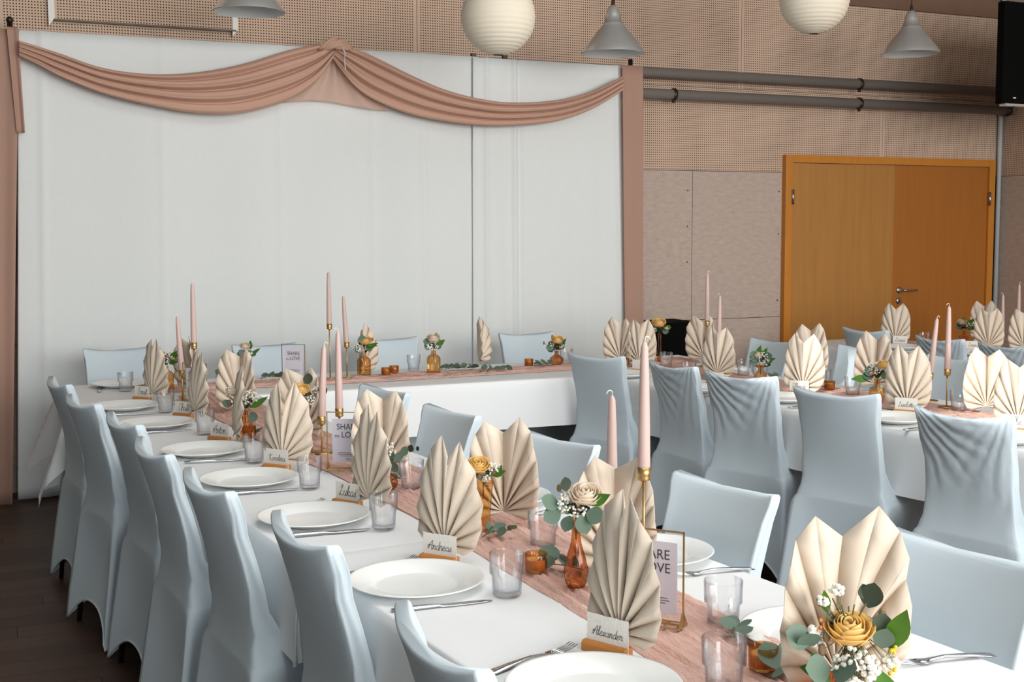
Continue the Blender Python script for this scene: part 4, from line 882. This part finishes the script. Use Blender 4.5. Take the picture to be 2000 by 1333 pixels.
def bouquet(i, x, y, z, label, bloom, s, leaves, seed, cam_dir, breath=90, berries=None, bunny=2, split=False, spread=1., bm='rose_peach', bpos=(0, 0, .05)):
    r = random.Random(seed); t = thing('flower_bouquet', label, 'flowers', (x, y, z), 0, 'small bouquets on the tables')
    cd_ = Vector(cam_dir).normalized(); side = Vector((-cd_.y, cd_.x, 0))       # side points to the right as seen from the camera
    def P(a, b, c): return side * a * s + cd_ * b * s + Vector((0, 0, c * s))     # right, towards the camera, up (in units of s)
    st = MB()
    for k in range(7):
        e = P(r.uniform(-.6, .6) * spread, r.uniform(-.3, .4), r.uniform(.5, 1.2)); st.tube(smooth_path([(0, 0, -.05), (0, 0, 0), tuple(e * .5), tuple(e)], 3), .0012, 5)
    st.obj('stems', 'stemg', t)
    if bloom: 
        for (a, b, c, rs, mm) in bloom: rose(t, P(a, b, c) , rs * s, mm, seed, split, Vector((0, 0, 1)).rotation_difference(Vector((cd_.x * (.35 if split else .5), cd_.y * (.35 if split else .5), 1))).to_euler())
        # lean the bloom towards the camera side a little
    if breath:
        b = MB(); brn = MB()
        for (ca, cb, cc, rad, share) in leaves['breath']:
            for k in range(int(breath * share)):
                q = Vector((r.gauss(0, 1), r.gauss(0, 1), r.gauss(0, 1))); q = q.normalized() * r.uniform(.3, 1) ** .5
                p = P(ca + q.x * rad, cb + q.y * rad * .7, cc + q.z * rad); b.ico(p, s * r.uniform(.055, .085) * (1.45 if i == 0 else 1.15))
                if k % 3 == 0: brn.tube([tuple(P(ca * .3, cb * .3, .1)), tuple(p)], .0005, 3)
        o = b.obj('baby_breath', 'breath', t, False); o['kind'] = 'stuff'; brn.obj('fine_stems', 'stemg', t)
    for (kind, a, b, c, da, db, dc, sc) in leaves['leaf']:
        leaf_obj(kind, t, P(a, b, c), side * da + cd_ * db + Vector((0, 0, dc)), 1.25 * sc * s / .05, r.uniform(-.5, .5), face=cd_ + Vector((0, 0, .5)))
    for k in range(leaves.get('fill', 8)):
        an = r.uniform(0, 6.28); leaf_obj(r.choice(['dark', 'dark', 'euc']), t, P(.25 * math.cos(an), .25 * math.sin(an), r.uniform(.05, .6)), (math.cos(an), math.sin(an), r.uniform(-.1, .8)), s / .05 * r.uniform(.7, 1.1), r.uniform(-1, 1), face=cd_ + Vector((0, 0, .6)))
    for (a, b, c, n, mm) in berries or []:
        bb = MB()
        for k in range(n): bb.ball(tuple(P(a + r.uniform(-.14, .14), b + r.uniform(-.1, .1), c + r.uniform(-.16, .16))), s * .075, 8, 6)
        o = bb.obj('berries', mm, t); o['kind'] = 'stuff'
    for (a, b, c) in leaves.get('bunny', []):
        p = P(a, b, c); MB().ball(tuple(p), s * .13, 10, 8, (1, 1, 1.7)).tube([(0, 0, 0), tuple(p)], .0008, 4).obj('bunny_tail', 'bunny', t)
    return t
def cdir(x, y): return (-x, -y, 0)
bl = ['bouquet with a large open orange rose at the bottom right', 'bouquet with a cream rose behind the nearest napkin fan', 'bouquet with a tall yellow rose beside the second napkin fan', 'small bouquet of white blossoms with a beige seed head and trailing leaves', 'bouquet with a yellow bloom between the fourth fan and the candles', 'loose bouquet of white blossoms and a bright green leaf behind the fifth fan', 'bouquet with orange berries between the two farthest fans', 'cream and orange bouquet on the head table left of the brass sign', 'bouquet with a yellow rose in the square bottle beside the thin candles', 'bouquet with a cream rose in the middle of the head table', 'bouquet with an orange rose and dark leaves right on the head table', 'yellow bouquet before the black cabinet', 'pale green and white bouquet on the right table', 'white and orange bouquet in the sun on the right table', 'white bouquet with dark leaves on the door table']
S0 = .045
LV = {}
front = {'breath': [(.25, .8, -.95, .78, .95), (-1.15, .5, -.05, .35, .15), (-.85, .3, 1.15, .2, .06), (-.4, .2, 1.5, .2, .07), (1.3, .5, -.7, .25, .1), (-.3, .7, -1.9, .25, .06)],
 'leaf': [('euc', -1.2, .7, -.2, -1, .3, .4, 1.1), ('euc', -1.1, .7, -.3, -.3, .4, .5, 1.0), ('euc', -.55, 1.0, -.95, -.6, .4, .1, 1.2), ('euc', -.5, 1.0, -1.0, .6, .4, .2, 1.2), ('euc', 1.0, .3, .1, .2, 0, 1, .9), ('euc', 1.0, .4, -.3, .2, .1, .8, .9), ('dark', .6, 0, .9, .2, 0, 1, 1.2), ('dark', .5, 0, 1.2, -.3, 0, 1, .7), ('leaf', -.7, 0, .6, -.3, 0, 1, .6), ('leaf', 1.3, .3, -.4, .3, .1, 1, 1.2), ('leaf', -1.0, .7, -1.2, -.35, .2, 1, .6), ('leaf', -.6, .8, -1.3, -.25, .2, -1, 1.35), ('leaf', 1.0, .7, -.9, .3, .2, -1, 1.5), ('leaf', -.7, .7, -1.2, -.7, .2, .2, .7)],
 'fill': 14, 'bunny': [(-.85, .6, -.45), (-.72, .7, .05), (1.05, 0, .75), (-.95, .2, 1.1)]}
def auto(seed, left, right, up):
    r = random.Random(seed); lf = []
    for k in range(left): lf.append((r.choice(['euc', 'euc', 'dark']), -.3, .2, .2 + .2 * k, -1, .2, r.uniform(-.4, .9), r.uniform(.9, 1.2)))
    for k in range(right): lf.append((r.choice(['euc', 'leaf', 'dark']), .3, .2, .2 + .2 * k, 1, .2, r.uniform(-.4, .9), r.uniform(.8, 1.1)))
    for k in range(up): lf.append((r.choice(['leaf', 'dark']), r.uniform(-.5, .5), 0, .8, r.uniform(-.4, .4), 0, 1, r.uniform(.6, .9)))
    return lf
SP = [ # bloom list, breath regions, leaves, berries, bunny, scale
 ([(0, .2, -.25, .80, 'rose_peach')], front['breath'], front['leaf'], [(-.98, .5, .35, 4, 'berry_o'), (1.42, .5, -.3, 6, 'berry_y'), (1.42, .5, -.95, 4, 'berry_y')], front['bunny'], .047, 14),
 ([(.5, .1, .75, .85, 'rose_cream')], [(-.55, .3, .8, .5, .8), (.2, .4, .3, .4, .2)], [('euc', -.9, .3, .6, -1, .2, .4, 1.2), ('euc', -.8, .3, .4, -.9, .2, -.5, 1.2), ('euc', -.3, .3, .1, -.3, .2, -1, 1.), ('euc', .2, .5, .2, .3, .2, -1, 1.2), ('dark', -.5, .3, 1.4, -.2, 0, 1, 1), ('leaf', .6, .5, .7, 1, .2, .6, 1), ('euc', .5, .5, .3, .8, .2, -.2, 1.2)], [(.6, .5, .9, 2, 'berry_o')], [(-.4, 0, 1.75), (-.9, 0, 1.5), (.1, .5, .8)], .040, 12),
 ([(-.35, .1, .55, .85, 'rose_peach')], [(.75, .2, .8, .5, .8), (.2, .4, .1, .3, .2)], [('leaf', .6, .3, .3, .7, .2, .2, .8), ('leaf', .9, .2, .2, .4, .1, .9, .7)], [], [(.75, .3, .55), (-.3, .5, .3)], .036, 8),
 ([], [(0, .2, .9, .8, 1.)], [('euc', .6, .3, .3, 1, .1, .3, .9), ('euc', 1.1, .3, .6, .8, .1, .6, .8), ('dark', 1.7, .3, .75, .4, .1, 1, .7), ('dark', 2.2, .2, .8, .3, .1, .8, .45), ('dark', -.4, .3, .4, -.6, .1, .6, 1.1), ('dark', 0, .4, .2, .2, .1, -.8, 1.2), ('dark', .4, .4, .1, .4, .1, -.6, 1.)], [], [(.2, .75, .9)], .033, 10),
 ([(-.5, .1, .6, .7, 'rose_peach')], [(.4, .2, .1, .5, .5), (.6, .2, .9, .35, .3)], [('dark', .0, 0, 1.3, .1, 0, 1, 1.2), ('dark', .9, .1, .6, .7, .1, .5, 1.)], [], [(.6, .3, .6), (.9, .2, .9)], .034, 8),
 ([(-.9, .1, 1.2, .45, 'rose_cream')], [(.4, .2, .9, .6, .7), (-1, .2, 1.4, .4, .3)], [('leaf', .3, .4, .2, .6, .1, .2, 1.1), ('euc', -.9, .2, .4, -1, .1, .2, .9), ('euc', .5, .3, -.1, .2, .1, -1, .9)], [], [(-1.1, .2, .6), (.6, .2, 1.)], .038, 8),
 ([(.9, .1, .6, .4, 'rose_cream')], [(.1, .2, .9, .7, 1.)], auto(6, 3, 4, 1), [(-.2, .4, 1.3, 4, 'berry_o'), (.0, .4, 1.0, 4, 'berry_o')], [(-.5, .2, 1.7), (.4, .4, .5)], .034, 10),
 ([(-.2, .1, .95, .6, 'rose_cream')], [(.5, .2, .2, .4, .5)], auto(7, 2, 2, 2), [(.2, .4, .9, 5, 'berry_o')], [], .034, 6),
 ([(.2, .1, .9, .7, 'rose_peach')], [(-.6, .3, .5, .55, 1.)], auto(8, 2, 4, 0) + [('euc', 0, .5, 1., -.3, .2, .8, 1.2)], [], [(1.0, 0, 1.4)], .036, 8),
 ([(0, .1, .95, .75, 'rose_cream')], [(-.5, .2, .5, .4, .6), (.5, .2, .3, .3, .3)], auto(9, 4, 3, 1), [], [(.7, .2, 1.1)], .036, 8),
 ([(.1, .1, .9, .72, 'rose_peach')], [(.8, .2, .6, .35, .3), (-.6, .2, .7, .3, .2)], auto(10, 4, 4, 0), [(.3, .5, .5, 4, 'berry_o')], [(-.5, 0, 1.7), (-1.5, 0, .9)], .036, 16),
 ([(-.1, .1, .7, .85, 'rose_peach'), (.9, .1, .35, .4, 'rose_cream')], [(-.7, .2, .3, .3, .4)], auto(11, 2, 3, 0), [], [(-1.1, 0, .7)], .036, 8),
 ([(-.3, .1, .8, .45, 'rose_cream')], [(.3, .2, .6, .75, 1.)], auto(12, 4, 4, 3), [], [(-.5, .3, 1.2), (-.2, .3, 1.0)], .036, 10),
 ([(.5, .1, 1.0, .55, 'rose_peach')], [(-.3, .2, .9, .65, 1.)], auto(13, 3, 2, 0) + [('leaf', -.6, .4, .1, -1, .2, -.2, 1.2)], [(-.4, .5, .5, 6, 'berry_o')], [], .037, 8),
 ([(-.3, .1, .75, .6, 'rose_cream')], [(.8, .2, .6, .6, .9)], auto(14, 3, 4, 2), [(-.1, .5, .7, 3, 'berry_o')], [], .036, 12)]
for i, (x, y) in enumerate(VASES):
    blm, br, lf, be, bu, s, fill = SP[i]
    if i > 2: s *= 1.32
    z = vtop[i] + (.03 if i == 0 else .004)
    if i == 0: z = .885
    bouquet(i, x, y, z, bl[i], blm, s, {'breath': br, 'leaf': lf, 'fill': fill, 'bunny': bu}, i * 13 + 5, cdir(x, y), 200 if i == 0 else 95, be, split=(i == 0))

# ---------------- eucalyptus sprigs
el = ['between the tealight and the brown bud vase', 'in front of the tealight at the bottom', 'behind the nearest tumbler', 'at the foot of the flared amber vase', 'right of the round ribbed amber vase', 'right of the middle amber bottle on the head table', 'in the middle of the head table', 'left of the round vase on the head table', 'on the head table left of the brass sign', 'at the left of the head table behind the fifth fan', 'beside the amber bottle behind the fifth fan', 'behind the third aisle chair on the right table', 'right of the wide sunlit fan']
for i, (x, y) in enumerate(EUC):
    r = random.Random(i + 50); L = (.10, .12, .07, .09, .06, .20, .17, .12, .12, .06, .06, .08, .06)[i]; a = (2.3, .1, .8, .3, .3, -.1, -.1, .1, -.1, .2, 1., .3, .3)[i]
    t = thing('eucalyptus_sprig', 'grey-green eucalyptus sprig ' + el[i], 'leaves', (x, y, P1 + .024), a, 'eucalyptus sprigs on the runners')
    MB().tube([(-L / 2, 0, -.004), (-L * .1, .006, .004), (L / 2, -.004, 0)], .0014, 5).obj('stem', 'stemg', t)
    n = max(4, int(L / .018)); big = 1.55 if i < 2 else (1.25 if y > 5.5 else .95)
    for k in range(n):
        u = (k + .5) / n; sg = 1 if k % 2 else -1
        leaf_obj('euc', t, (-L / 2 + L * u, 0, .002), (r.uniform(.0, .6), sg, r.uniform(.05, .75)), big * r.uniform(.8, 1.15), r.uniform(-.7, .7), face=(.1, -.5, 1))
